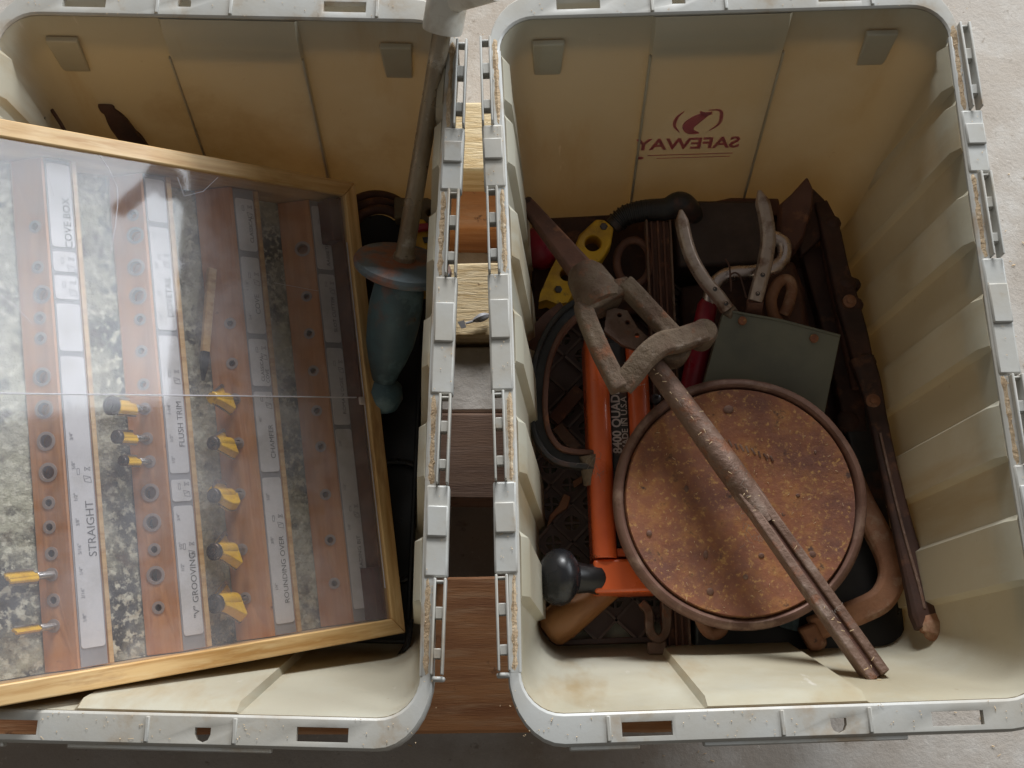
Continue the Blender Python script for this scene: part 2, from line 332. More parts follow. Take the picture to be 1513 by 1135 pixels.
def ring_loop(ox, oy, z, r=.032):
    """rim outlines matching in count"""
    w_, l_ = HW, HL; out = []
    lim = l_-r
    for i in range(13): y = -lim+2*lim*i/12; out.append((w_+ox+bow(y), y))
    def corner(sx, sy, a0):
        for i in range(9):
            a = a0+math.pi/2*i/8; out.append((sx*(w_-r)+(r+ox)*math.cos(a), sy*(l_-r)+(r+oy)*math.sin(a)))
    corner(1, 1, 0)
    for i in range(9): x = (w_-r)*(1-2*i/8); out.append((x, l_+oy))
    corner(-1, 1, math.pi/2)
    for i in range(13): y = lim-2*lim*i/12; out.append((-w_-ox-bow(y), y))
    corner(-1, -1, math.pi)
    for i in range(9): x = -(w_-r)*(1-2*i/8); out.append((x, -l_-oy))
    corner(1, -1, 1.5*math.pi)
    return [Vector((x, y, z)) for x, y in out]
# hinge knuckles and the raised strips between them, along a long side (local y, near to far)
KN = [(ly(735, 992), ly(734, 850)), (ly(728, 711), ly(726, 580)), (ly(720, 404), ly(714, 280)), (ly(708, 185), ly(703, 60))]
def ladder_mb(s, y0, y1):
    mb = MB(); n = y1-y0
    xo = lambda y: HW+bow(y)+.0135
    ym = (y0+y1)/2; x = s*xo(ym)
    for dx in (-.0040, .0040): mb.box((x+dx, ym, RH+.001), (.0021, n, .014))
    for a, b in ((.02, .05), (.30, .43), (.73, .84)):
        mb.box((x, y1-n*(1-(1-(a+b)/2)), RH-.0005), (.0063, n*(b-a), .010))
    return mb
def make_tote(name, label, M, prnt):
    t = thing(name, label, 'tote', M=M, group='milky plastic totes side by side')
    mb = MB()
    ks = [0, .004, .02, .06, .15, .3, .45, .6, .75, .88, .95, .985]
    inn = []
    for k in ks:
        cr_ = 1 if k < .96 else .2
        l = wall_loop(max(k, .02), 0 if k > .01 else -.006*(1-k/.01), cr_)
        for v in l: v.z = RH*k+(.003 if k == 0 else .003)
        inn.append(l)
    outl = []
    for k in ks:
        l = wall_loop(max(k, .02), .0028, 1 if k < .96 else .2)
        for v in l: v.z = RH*k
        outl.append(l)
    mb.loops(list(reversed(inn))+outl)
    # close the top between the outer and inner skins
    b = len(mb.v)
    top = [mb.v[i] for i in range(len(inn[0]))]; bot = [mb.v[len(mb.v)-len(inn[0])+i] for i in range(len(inn[0]))]
    nn = len(inn[0]); L0 = len(mb.v)-nn
    mb.f = [f for f in mb.f if len(f) <= 4]
    mb.f += [(j, (j+1) % nn, L0+(j+1) % nn, L0+j) for j in range(nn)]
    i0 = (len(ks)-1)*nn; o0 = len(ks)*nn
    # loops are: inner top..inner floor, outer floor..outer top ; cut the strip joining the floors and cap each
    mb.f = [f for f in mb.f if not (min(f) >= i0 and max(f) < o0+nn and any(x < o0 for x in f) and any(x >= o0 for x in f))]
    mb.f += [tuple(range(i0, i0+nn)), tuple(range(o0+nn-1, o0-1, -1))]
    obj('wall_shell', mb, 'tote', t, smooth=True)
    # flange with hand slots, skirt
    mb = MB()
    mb.loops([ring_loop(-.0005, -.0005, RH-.006), ring_loop(-.0005, -.0005, RH-.0005), ring_loop(.0015, .0015, RH+.001), ring_loop(.0085, .0215, RH+.001), ring_loop(.0095, .0235, RH-.001),
              ring_loop(.0095, .0245, RH-.026), ring_loop(.0072, .0222, RH-.026), ring_loop(.0068, .0205, RH-.006)], closed=True)
    fl = obj('rim_flange', mb, 'rim', t, bevel=.0012)
    cs = []
    for sg in (-1, 1):
        for cx, wd in ((-.106, .038), (.128, .039)):
            cs.append(MB().box((cx if sg < 0 else -cx, sg*(HL+.0125), RH), (wd, .0105, .04)))
        c = MB(); dcx = .038 if sg < 0 else -.038; yy = sg*(HL+.0135)
        pts = [Vector((dcx+a, yy-sg*.0-(-sg)*b*-1, RH-.02)) for a, b in [(-.006, .004), (.006, .004), (.006, -.001), (.0042, -.005), (0, -.0068), (-.0042, -.005), (-.006, -.001)]]
        c.prism(pts, (0, 0, .04)); cs.append(c)
    cut(fl, cs)
    # stepped outer lip below the flange on the short sides
    for sg in (-1, 1):
        mb = MB()
        for x0, x1, y0 in ((-.165, -.112, .030), (-.064, .090, .030)):
            mb.box((-(x0+x1)/2*sg, sg*(HL+.0238), RH-.0058), (x1-x0, .0062, .009))
        obj('lip_step', mb, 'rim', t, bevel=.0012)
        for x in (-.135, -.004, .062):
            mb = MB().box((-x*sg, sg*(HL+.0115), RH+.0012), (.0035, .019, .0028)); obj('rib', mb, 'rim', t, bevel=.001)
        mb = MB().box((0, sg*(HL-.0055), RH-.022), (.118, .011, .008)); mb.box((0, sg*(HL-.009), RH-.038), (.112, .010, .010)); obj('grip_lip', mb, 'tote', t, bevel=.003)
        for x in ((-.155, .150) if sg > 0 else ()):
            mb = MB(); xx = x
            a = HL-.006; q = [(xx-.015, RH-.024), (xx+.015, RH-.024), (xx+.013, RH-.070), (xx-.013, RH-.070)]
            mb.loops([[Vector((x_, sg*(HL-.002-(RH-z_)*.21), z_)) for x_, z_ in q], [Vector((x_*.97+xx*.03, sg*(HL-.013-(.005 if z_ < RH-.05 else 0)), z_+(.008 if z_ < RH-.05 else 0))) for x_, z_ in q]])
            obj('stacking_lug', mb, 'tote', t, bevel=.006, seg=4)
    for sg in (1,):
        for x in (.0628, -.0603):
            mb = MB().sweep([Vector((x, sg*(HL-DY*(1-k)-.0062), RH*k+.003)) for k in (.03, .3, .6, .85)], rect(.0011, .0022), up=(0, 1, 0)); obj('wall_seam', mb, 'tote', t, bevel=.0006)
    for s in (-1, 1):
        for y0, y1 in KN: obj('hinge_knuckle', ladder_mb(s, y0, y1), 'rim', t, bevel=.0008)
        for (a0, a1), (b0, b1) in zip(KN, KN[1:]):
            y0, y1 = a1+.001, b0-.001; mb = MB(); n = 6; lp = []
            ysl = [y0+(y1-y0)*i/n for i in range(n+1)]
            for y in ysl:
                x = HW+bow(y)
                lp.append([Vector((s*(x+.0088), y, RH-.012)), Vector((s*(x+.0195), y, RH-.012)), Vector((s*(x+.0195), y, RH+.0025)), Vector((s*(x+.001), y, RH+.0025)), Vector((s*(x+.001), y, RH-.001))])
            mb.loops(lp); obj('rim_strip', mb, 'rim', t, bevel=.0018)
            ym = y0+(y1-y0)*.60; x = HW+bow(ym)
            mb = MB().box((s*(x+.0105), ym, RH+.0035), (.0165, (y1-y0)*.34, .0026)); obj('raised_pad', mb, 'rim', t, bevel=.0015)
        for y0, y1 in ((-HL+.028, KN[0][0]-.001), (KN[3][1]+.001, HL-.032)):
            if y1 > y0+.004:
                x = HW+bow(y0); mb = MB().box((s*(x+.0135), (y0+y1)/2, RH-.005), (.0105, y1-y0, .014)); obj('rim_strip', mb, 'rim', t, bevel=.0018)
        mb = MB()     # dust caked on the ledge behind the knuckles
        for y0, y1 in KN:
            n = 14; lp = []
            for i in range(n+1):
                y = y0+(y1-y0)*i/n; x = HW+bow(y)+.0045; hgt = random.uniform(.0006, .0022)*(1 if 0 < i < n else .1); wd = random.uniform(.002, .0036)
                lp.append([Vector((s*(x+wd), y, RH+.0005)), Vector((s*x, y, RH+.001+hgt)), Vector((s*(x-wd), y, RH+.0005))])
            mb.loops(lp)
        obj('dust_crust', mb, 'dust', t, smooth=True, kind='stuff')
    if prnt:
        # emblem and word printed outside, seen reversed through the far wall
        zc = .150; yw = lambda z: HL-DY*(1-z/RH)-.0075
        sl = math.atan2(DY, RH)
        def wm(x, z): return Matrix.Translation((x, yw(z)-.0006, z)) @ Matrix.Rotation(math.pi/2-sl, 4, 'X')
        P = wm(-.010, .134)
        mb = text_mb('SAFEWAY', .0235, P @ Matrix.Scale(1.02, 4, (1, 0, 0)), .0001, mirror=True, bold=.0006)
        obj('printed_word', mb, 'print', t)
        mb = MB()
        for dy, x0, x1, th in ((-.0165, -.040, .048, .0011), (-.0215, -.030, .046, .0008)): mb.box(P @ Vector(((x0+x1)/2, dy, 0)), (x1-x0, .0003, th), None)
        mb.lathe([(.0001, 0), (.0042, .00005), (.0042, .0002), (.0001, .00025)], 12, P @ Matrix.Translation((-.0475, -.0200, 0)) @ Matrix.Scale(.5, 4, (0, 1, 0)))
        obj('printed_underline', mb, 'print', t)
        mb = MB(); E = wm(-.004, .166)
        def stroke(pts, wds, mbx=mb):
            pts = spline([Vector((x, y, 0)) for x, y in pts], 5); n = len(pts)
            ws = [wds[0]+(wds[1]-wds[0])*math.sin(math.pi*i/(n-1)) for i in range(n)]
            mbx.sweep([E @ p for p in pts], rect(.001, .0001), up=E.to_3x3() @ Vector((0, 0, 1)), scales=[x*1000 for x in ws])
        stroke([(-.016, .017), (-.022, .008), (-.023, -.004), (-.017, -.014)], (.0004, .0017))
        stroke([(.008, .018), (.019, .017), (.022, .008), (.021, -.003), (.013, -.013)], (.0005, .0018))
        stroke([(.012, .015), (.004, .010), (-.004, .003), (-.009, -.005), (-.006, -.013), (.003, -.016)], (.0008, .0062))
        stroke([(.013, .012), (.006, .012), (.002, .014), (.0, .017)], (.0003, .0022))
        obj('printed_emblem', mb, 'print', t)
    return t
make_tote('storage_tote', 'milky plastic tote on the right, heaped with rusty tools', TR, True)
make_tote('storage_tote', 'milky plastic tote on the left, holding the router bit case', TL, False)

# ------------------------------------------------------------------ router bit case leaning in the left tote
d1 = ray(2391, 609).normalized(); ra, rb = ray(525, 270), ray(600, 935); be = ra.dot(d1)/rb.dot(d1)
kA = (CAM.z-.105)/-ra.z; PA = CAM+ra*kA; PB = CAM+rb*(kA*be)
CL = (PA-PB).length; CV = (PA-PB).normalized(); CN = d1.cross(CV).normalized()
CM = Matrix((d1, CV, CN)).transposed().to_4x4(); CM.translation = PB      # origin: near right top corner; +x right, +y far, +z out of the face
CMi = CM.inverted()
def cl(px, py, dep):
    """pixel on the plane dep below the case's face, in case coordinates"""
    o = CMi @ CAM; d = CMi.to_3x3() @ ray(px, py); k = (-dep-o.z)/d.z; return o+d*k
case = thing('router_bit_case', 'shallow pine display case with clear scratched cover leaning in the left tote', 'case', M=CM)
CW, FW, TH = .47, .0155, .060
def cb(name, x0, x1, y0, y1, z0, z1, mt, parent=case, bevel=.0008):
    """a box in case coordinates"""
    return obj(name, MB().box(((x0+x1)/2, (y0+y1)/2, (z0+z1)/2), (x1-x0, y1-y0, z1-z0)), mt, parent, bevel=bevel)
def miter(name, pts, mt):
    mb = MB().prism([Vector((x, y, -TH)) for x, y in pts], (0, 0, TH)); o = obj(name, mb, mt, case, bevel=.0012); return o
f = FW
e = .0003
miter('frame_side', [(-CW, CL), (0-e, CL), (-f-e, CL-f), (-CW+f, CL-f)], 'pine')
miter('frame_side', [(-CW, 0), (-CW+f, f), (-f-e, f), (0-e, 0)], 'pine')
fr_ = MB().prism([Vector((y, -x, -TH)) for x, y in [(0, 0), (0, CL), (-f, CL-f), (-f, f)]], (0, 0, TH))
fr_o = obj('frame_side', fr_, 'pine', case, bevel=.0012, M=Matrix.Rotation(math.pi/2, 4, 'Z'))
fl_ = MB().prism([Vector((y, -x, -TH)) for x, y in [(-CW, 0), (-CW+f, f), (-CW+f, CL-f), (-CW, CL)]], (0, 0, TH))
obj('frame_side', fl_, 'pine', case, bevel=.0012, M=Matrix.Rotation(math.pi/2, 4, 'Z'))
cb('side_lining', -f-.0035, -f-.0004, f+.0006, CL-f-.0006, -TH+.008, -.007, 'case_dark')
BD = .050     # depth of the speckled backing below the face
mb = MB(); nx, ny = 60, 60
for j in range(ny+1):
    for i in range(nx+1):
        mb.v.append((-CW+f+.0005+(CW-2*f-.005)*i/nx, f+.0008+(CL-2*f-.0016)*j/ny, -BD+random.uniform(-.0006, .0010)))
mb.f = [(j*(nx+1)+i, j*(nx+1)+i+1, (j+1)*(nx+1)+i+1, (j+1)*(nx+1)+i) for j in range(ny) for i in range(nx)]
mb.box((-CW/2, CL/2, -TH+.003), (CW-2*f-.001, CL-2*f-.001, .005))
obj('backing_board', mb, 'mould', case)
RY0, RY1 = f+.001, CL-f-.001
RIDGE, FLOORD = .026, .048
GROUP_H = 'drilled holes'
def rail(pl, pr, lab0, lab1, pR, holes, cards, words, fr, first=False):
    xl = cl(pl, 600, FLOORD).x; xr = cl(pr, 600, RIDGE).x; xe = cl(pR, 600, RIDGE).x
    prof = [(xl, -BD+.0015), (xr, -RIDGE), (xe, -RIDGE), (xe, -BD+.0015)]
    mb = MB().loops([[Vector((x, RY0, z)) for x, z in prof], [Vector((x, RY1, z)) for x, z in prof]])
    r = obj('bit_rail', mb, 'rail', case, bevel=.0006)
    A_, B_ = Vector((xl, 0, -FLOORD)), Vector((xr, 0, -RIDGE)); t = (B_-A_).normalized(); nf = Vector((-t.z, 0, t.x))
    cs, rings = [], []
    def onface(px, py):
        o = CMi @ CAM; d = CMi.to_3x3() @ ray(px, py); k = (A_-o).dot(nf)/d.dot(nf); return o+d*k
    for px, py, big in holes:
        p = onface(px, py); rad = .0058 if big else .0033
        M = axis_matrix(p-nf*.012, nf, (0, 1, 0)); cs.append(MB().lathe([(rad, 0), (rad, .02)], 16, M)); rings.append((p, rad))
    cut(r, cs)
    for p, rad in rings:
        M = axis_matrix(p, nf, (0, 1, 0)); w_ = .0022
        mb = MB().loops([[M @ Vector((q*math.cos(2*math.pi*i/20), q*math.sin(2*math.pi*i/20), h)) for i in range(20)] for q, h in ((rad-.0003, -.006), (rad-.0003, .0005), (rad+w_, .0004), (rad+w_, -.0002), (rad+.0002, -.006))], closed=True)
        obj('hole_sleeve', mb, 'sleeve', r, smooth=True)
    z = -RIDGE
    s0 = cl(lab0, 600, RIDGE).x; s1 = cl(lab1, 600, RIDGE).x
    obj('grey_strip', MB().box(((s0+s1)/2, (RY0+RY1)/2, z+.0003), (s1-s0, RY1-RY0-.001, .0008)), 'grey_strip', r)
    # pale edging
    obj('edging', MB().box(((s1+xe)/2+.0006, (RY0+RY1)/2, z+.0008), (xe-s1-.0006, RY1-RY0-.0005, .002)), 'pine', r, bevel=.0004)
    cx = (s0+s1)/2; hw = (s1-s0)/2-.0012
    for y0, y1 in cards:
        a = cl((lab0+lab1)/2, y0, RIDGE).y; b = cl((lab0+lab1)/2, y1, RIDGE).y
        a, b = min(a, RY1-.004)-.0008, max(b, RY0+.006)+.0008
        c = .0025; pts = []
        for (sx, yy, a0) in ((1, a-c, 0), (-1, a-c, 90), (-1, b+c, 180), (1, b+c, 270)):
            for k in range(4):
                an = math.radians(a0+30*k); pts.append(Vector((cx+sx*(hw-c)+c*math.cos(an), yy+c*math.sin(an), z+.0007)))
        obj('label_card', MB().prism(pts, (0, 0, .0006)), 'label', r)
    for txt, py, size, dx in words:
        p = Vector((cx+hw*dx, cl((lab0+lab1)/2, py, RIDGE).y, z+.00145))
        M = Matrix.Translation(p) @ Matrix.Rotation(math.pi/2, 4, 'Z')
        obj('lettering', text_mb(txt, size*.86, M, .00005), 'ink', r)
    for txt, py in fr:
        p = Vector((cx-hw*.55, cl((lab0+lab1)/2, py, RIDGE).y, z+.00145))
        obj('lettering', text_mb(txt, .0042, Matrix.Translation(p) @ Matrix.Rotation(math.pi/2, 4, 'Z'), .00005), 'ink_grey', r)
    def icon(py):
        y = cl((lab0+lab1)/2, py, RIDGE).y; mb = MB(); q = .00022
        def ln(a, b): mb.sweep([Vector((cx+hw*a[0], y+a[1]*.001, z+.0014)), Vector((cx+hw*b[0], y+b[1]*.001, z+.0014))], rect(q, .00006))
        ln((-.3, 4), (-.3, -1)); ln((-.1, 4), (-.1, -1)); ln((-.3, 4), (-.1, 4)); ln((-.3, -1), (-.1, -1))
        ln((.35, 5), (.8, 2)); ln((.35, 2), (.8, 5)); ln((.35, 5), (.35, 2)); ln((.8, 5), (.8, 2))
        ln((.2, -2), (.8, -3.5)); ln((.2, -2), (.3, -7)); ln((.3, -7), (.85, -8)); ln((.85, -8), (.8, -3.5)); ln((.3, -5), (.8, -3.5))
        obj('bit_drawing', mb, 'ink_grey', r)
    return r, onface, nf, icon
R1 = rail(40, 87, 91, 130, 138, [(52, 335, 0), (56, 395, 0), (62, 435, 1), (59, 470, 0), (60, 500, 0), (62, 557, 1), (65, 605, 1), (68, 652, 1), (71, 698, 1), (72, 743, 0), (73, 779, 0), (76, 818, 0), (76, 849, 0), (79, 887, 0), (79, 925, 0)],
          [(215, 369), (373, 405), (408, 445), (449, 521), (526, 962)], [('COVE BOX', 332, .0105, .5), ('STRAIGHT', 783, .0115, .55)], [('1-1/2"', 600), ('3/4"', 645), ('5/8"', 688), ('1/2"', 735), ('3/8"', 772), ('5/16"', 812), ('1/4"', 845), ('3/16"', 878), ('1/8"', 915)])
R2 = rail(187, 236, 240, 272, 280, [(197, 318, 0), (200, 348, 1), (201, 395, 1), (204, 437, 1), (207, 472, 0), (209, 519, 0), (212, 568, 0), (214, 604, 0), (217, 648, 0), (221, 682, 0), (222, 728, 1), (225, 772, 1), (228, 812, 0), (230, 850, 1), (234, 898, 0)],
          [(262, 333), (338, 490), (496, 701), (708, 743), (747, 944)], [('DOVETAIL', 440, .0095, .5), ('FLUSH TRIM', 627, .0090, .5), ('"V" GROOVING', 868, .0095, .5)], [('1/2"', 352), ('3/4"', 395), ('1/2"', 435), ('1/4"', 470), ('1-1/8"', 605), ('1/2"', 648), ('1/2"', 680), ('3/4"', 765), ('1/2"', 808), ('1/2"', 840)])
R3 = rail(318, 369, 374, 404, 411, [(340, 478, 0), (343, 537, 0), (347, 590, 0), (352, 655, 0), (354, 730, 0), (357, 812, 0), (362, 884, 0)],
          [(298, 375), (382, 495), (501, 572), (578, 699), (705, 927)], [('CLASSICAL', 342, .0066, .5), ('COVE', 451, .0088, .4), ('CLASSICAL', 545, .0060, .2), ('COVE', 556, .0060, .72), ('CHAMFER', 653, .0085, .5), ('ROUNDING OVER', 845, .0088, .45)], [('1-1/8"', 425), ('3/4"', 470), ('45"', 620), ('1/2"', 735), ('3/8"', 800), ('1/4"', 870)])
R4 = rail(441, 487, 489, 515, 518, [(447, 368, 1), (453, 438, 0), (457, 493, 0), (463, 548, 0), (468, 607, 0), (474, 660, 0), (481, 731, 0), (488, 798, 0), (494, 862, 0)],
          [(310, 402), (407, 508), (514, 629), (633, 905)], [('RABBETING', 375, .0066, .45), ('SLOT CUTTER', 466, .0068, .45), ('ROMAN OGEE', 585, .0068, .45), ('BEADING BIT', 822, .0072, .45)], [('3/8"', 655), ('1/2"', 720), ('3/8"', 780)])
for p in (235, 390, 425, 700): R1[3](p)
for p in (385, 555, 722, 812): R2[3](p)
for p in (315, 412, 520, 592, 770): R3[3](p)
for p in (335, 425, 540, 755): R4[3](p)
# corner blocks and clip on the right
def cblk(px0, py0, px1, py1, mt, name, z0=-.03, z1=-.006):
    a, b = cl(px0, py0, .008), cl(px1, py1, .008)
    return cb(name, min(a.x, b.x), min(max(a.x, b.x), -f-.0038), max(min(a.y, b.y), f+.001), min(max(a.y, b.y), CL-f-.001), z0, z1, mt, bevel=.0015)
MT['hinge_red'] = mat('dark red rubber block', (.085, .018, .016), [((.13, .04, .03), 30, .58, .1), ((.04, .012, .01), 60, .6, .08)], rough=.6, bump=(90, .5, .002))
cblk(484, 292, 515, 358, 'hinge_red', 'corner_block'); cblk(548, 838, 577, 912, 'hinge_red', 'corner_block')
# clear cover in two sliding panes
ysp = cl(300, 585, .004).y
pz0, pz1 = -.0055, -.0030
cb('cover_pane', -CW+f+.0005, -f-.001, ysp+.0002, CL-f-.0006, pz0, pz1, 'acrylic', bevel=0)
cb('cover_pane', -CW+f+.0005, -f-.001, f+.0006, ysp-.0002, pz0+.0002, pz1+.0004, 'acrylic', bevel=0)
MT['pane_edge'] = mat('pale cut acrylic edge', (.62, .60, .64), rough=.3)
cb('pane_edge', -CW+f+.0008, -f-.012, ysp-.0003, ysp+.0005, pz0, pz1+.0006, 'pane_edge', bevel=0)
cb('pane_edge', -f-.0030, -f-.0022, f+.03, CL-f-.05, pz1+.0001, pz1+.0008, 'pane_edge', bevel=0)
c0 = cl(532, 593, .004); cb('cover_clip', c0.x-.0035, min(c0.x+.0035, -f-.0006), c0.y-.004, c0.y+.004, pz1+.0006, pz1+.0032, 'white_clip', bevel=.001)
# long scratches on the cover
mb = MB()
def scratch(pts, q=.00022):
    mb.sweep([Vector((*cl(x, y, .003).xy, pz1+.00015)) for x, y in pts], rect(q, .00008))
scratch([(145, 227), (160, 248), (173, 277), (174, 300), (170, 335), (163, 375)]); scratch([(70, 235), (72, 262), (80, 290)], .00015); scratch([(0, 436), (22, 452), (47, 478)], .0002)
scratch([(262, 262), (272, 290), (300, 283), (322, 262)], .00015); scratch([(470, 430), (405, 418)], .00012)
obj('scratch', mb, 'pane_edge', case)

# ------------------------------------------------------------------ router bits standing in the rails
def bit(R, px, py, label, kind, ln=.036, rad=.006, roll=0., bear=True, shank=.0030):
    p = R[1](px, py); nf = R[2]
    M = CM @ axis_matrix(p, (-.94, 0, .34), (0, 1, 0)) @ Matrix.Rotation(roll, 4, 'Z')
    t = thing('router_bit', label, 'router bit', M=M, group='router bits in the case')
    s0 = ln*.34
    obj('shank', MB().lathe([(shank, -.010), (shank, s0), (shank*.8, s0+.0008)], 16), 'steel', t, smooth=True)
    mb = MB(); c0, c1 = s0, ln-(.006 if bear else 0)
    if kind == 'straight': prof = [(rad*.45, c0), (rad, c0+.002), (rad, c1), (rad*.3, c1)]
    elif kind == 'flare': prof = [(.003, c0), (rad*.95, c0+.001), (rad, c0+.004), (rad*.74, c0+(c1-c0)*.45), (rad*.5, c0+(c1-c0)*.75), (rad*.36, c1), (.0022, c1)]
    elif kind == 'cone': prof = [(.003, c0), (rad, c0+.001), (rad, c0+.004), (rad*.45, c1), (.002, c1)]
    else: prof = [(.003, c0), (rad*.8, c0), (rad, c0+.004), (rad*.97, c0+(c1-c0)*.6), (rad*.6, c1), (.002, c1)]
    for sg in (1, -1):
        a = [Vector((sg*r, -sg*.0005, h)) for r, h in prof]+[Vector((0, -sg*.0005, c1)), Vector((0, -sg*.0005, c0))]
        b = [Vector((sg*r*.86, sg*max(.0022, rad*.42), h)) for r, h in prof]+[Vector((0, sg*rad*.30, c1)), Vector((0, sg*rad*.30, c0))]
        mb.loops([a, b])
    mb.lathe([(rad*.38, c0-.001), (rad*.42, c0+.002), (rad*.40, c1), (.001, c1)], 14)
    obj('cutter_body', mb, 'yellow_bit', t, bevel=.0010)
    mb = MB()
    for sg in (1, -1):
        a = [Vector((sg*(r+.0005), -sg*.0006, h)) for r, h in prof[1:-1]]+[Vector((sg*max(r*.80, .001), -sg*.0006, h)) for r, h in reversed(prof[1:-1])]
        mb.prism(a, (0, -sg*.0012, 0))
    obj('carbide_edge', mb, 'steel', t)
    if bear:
        br = rad*.95 if kind == 'straight' else max(.0042, rad*.42)
        be_ = obj('bearing', MB().lathe([(.0012, c1-.0002), (br*.9, c1), (br, c1+.0008), (br, c1+.0042), (br*.9, c1+.005), (br*.62, c1+.0051), (br*.58, c1+.0044), (br*.42, c1+.0044), (br*.38, c1+.006), (.0005, c1+.006)], 24), 'dark_steel', t, smooth=True)
    return t
bit(R1, 77, 849, 'stout yellow straight router bit, upper of two in the leftmost rail', 'straight', .046, .0056, .5, False, .0032)
bit(R1, 79, 925, 'thin yellow straight router bit lowest in the leftmost rail', 'straight', .040, .0030, .5, False, .0031)
bit(R2, 216, 604, 'largest yellow flush trim bit with big dark bearing, second rail', 'straight', .046, .0088, .5)
bit(R2, 217, 648, 'middle-sized flush trim bit, between two others in the second rail', 'straight', .040, .0062, .4)
bit(R2, 221, 682, 'smallest flush trim bit with round dark tip, second rail', 'straight', .036, .0050, .5)
bit(R3, 349, 592, 'yellow flared router bit crossed by the seam of the cover', 'flare', .036, .0150, .3, False)
bit(R3, 354, 657, 'yellow chamfer bit with small bearing below the cover seam', 'cone', .042, .0150, .35)
bit(R3, 355, 732, 'yellow round-shouldered bit, middle of five in the third rail', 'round', .042, .0160, .45)
bit(R3, 358, 812, 'yellow rounding-over bit with shiny bearing, second lowest in the third rail', 'flare', .044, .0185, .3)
bit(R3, 363, 886, 'widest yellow rounding-over bit, lowest in the third rail', 'flare', .047, .0205, .35)
# pale stick with a dark tip lying in the case
a, b = CM @ cl(313, 398, .040), CM @ cl(303, 520, .040); c = CM @ cl(300, 562, .040)
st = thing('marking_stick', 'pale wooden stick with dark tip lying inside the case', 'stick', loc=a)
mb = Rel(a); mb.sweep([a, b], rect(.0045, .003, .001), up=CN, scales=[1.0, .9]); obj('shaft', mb, 'pine', st)
mb = Rel(a); mb.sweep([b, b.lerp(c, .4), c], rect(.0036, .003, .001), up=CN, scales=[1, 1.1, .35]); obj('tip', mb, 'black_gloss', st)
# ------------------------------------------------------------------ left tote: pump, wheel, tape, small tools
def V(px, py, z): return at(px, py, z)
p0, p1 = V(596, 388, .165), V(655, 36, .322); ax = (p1-p0).normalized()
pump = thing('hand_pump', 'blue bulb-shaped iron pump with rusty disc and long steel rod', 'pump', M=axis_matrix(p0, ax, (1, 0, 0)))
ln = (p1-p0).length
obj('rod', MB().lathe([(.0105, -.004), (.0105, .008), (.0088, .010), (.0084, ln*.5), (.0082, ln-.004), (.0082, ln+.02)], 24), 'rod', pump, smooth=True)
obj('disc', MB().lathe([(.012, .0035), (.030, .003), (.046, .0005), (.0478, -.003), (.0468, -.007), (.044, -.009), (.038, -.009), (.020, -.012), (.012, -.012)], 48), 'blue_disc', pump, smooth=True)
obj('bulb', MB().lathe([(.014, -.011), (.0215, -.016), (.0245, -.026), (.0262, -.045), (.0262, -.062), (.024, -.088), (.019, -.108), (.0145, -.122), (.0125, -.13), (.002, -.131)], 32), 'blue', pump, smooth=True)
obj('knob', MB().lathe([(.011, -.1305), (.020, -.138), (.0225, -.149), (.019, -.160), (.008, -.166), (.001, -.167)], 24), 'blue', pump, smooth=True)
cp = obj('collar', MB().lathe([(.0113, ln-.006), (.0172, ln-.006), (.0178, ln-.003), (.0178, ln+.020), (.0168, ln+.024), (.0113, ln+.024)], 28), 'pvc', pump, smooth=True)
q0 = p0+ax*(ln+.018); q1 = q0+(V(705, -8, .37)-q0)*1.6
mi = axis_matrix(p0, ax, (1, 0, 0)).inverted()
mb = MB(); mb.tube([mi @ q0, mi @ q1], .0095, 20); obj('tee_handle', mb, 'pvc', pump, smooth=True)
# black spoked hand wheel (nested arcs behind the case)
wc = V(556, 352, .045); wm_ = axis_matrix(wc, (.30, -.45, .85))
wh = thing('rubber_rings', 'nested dark rubber rings behind the blue disc', 'ring', M=wm_)
for r, h in ((.046, 0), (.039, .010), (.032, .018)):
    mb = MB(); mb.tube([Vector((r*math.cos(a*math.pi/24), r*math.sin(a*math.pi/24), h)) for a in range(48)], .0052, 10, closed=True); obj('ring', mb, 'dark_rust', wh, smooth=True)
obj('hub', MB().lathe([(.001, -.006), (.024, -.006), (.026, .012), (.001, .012)], 32), 'black', wh, smooth=True)
# olive iron lug with a hole behind the rod
b0 = V(622, 330, .05)
def slab(px, z, th): return [V(x, y, z) for x, y in px], th
lg = obj('iron_lug', Rel(b0).prism([V(x, y, .06) for x, y in [(585, 302), (612, 304), (634, 303), (650, 312), (655, 328), (648, 344), (628, 338), (610, 330), (585, 334)]], (0, 0, .02)), 'olive_iron', bevel=.002); lg.location = b0
hc = V(639, 320, .07)-b0
cut(lg, [MB().lathe([(.0055, -.03), (.0055, .03)], 18, Matrix.Translation(hc))])
tag(lg, 'olive-brown iron lug with round hole, behind the steel rod', 'bracket')
b0 = V(622, 390, .05); M0 = Matrix.Translation(b0)
yt = thing('tape_measure', 'yellow case with dark red top edge beside the steel rod', 'tape measure', loc=b0)
mb = Rel(b0); mb.prism([V(x, y, .045) for x, y in [(607, 345), (632, 340), (643, 392), (646, 440), (612, 446), (604, 392)]], (0, 0, .035)); obj('body', mb, 'yellow', yt, bevel=.003)
mb = Rel(b0); mb.prism([V(x, y, .082) for x, y in [(606, 334), (634, 332), (635, 342), (608, 346)]], (0, 0, .006)); obj('top_edge', mb, 'red', yt, bevel=.0015)
mb = Rel(b0); mb.prism([V(x, y, .0805) for x, y in [(624, 352), (634, 351), (636, 358), (627, 360)]], (0, 0, .002)); mb.prism([V(x, y, .0805) for x, y in [(607, 358), (613, 360), (615, 374), (608, 372)]], (0, 0, .003)); obj('recess_button', mb, 'black', yt)
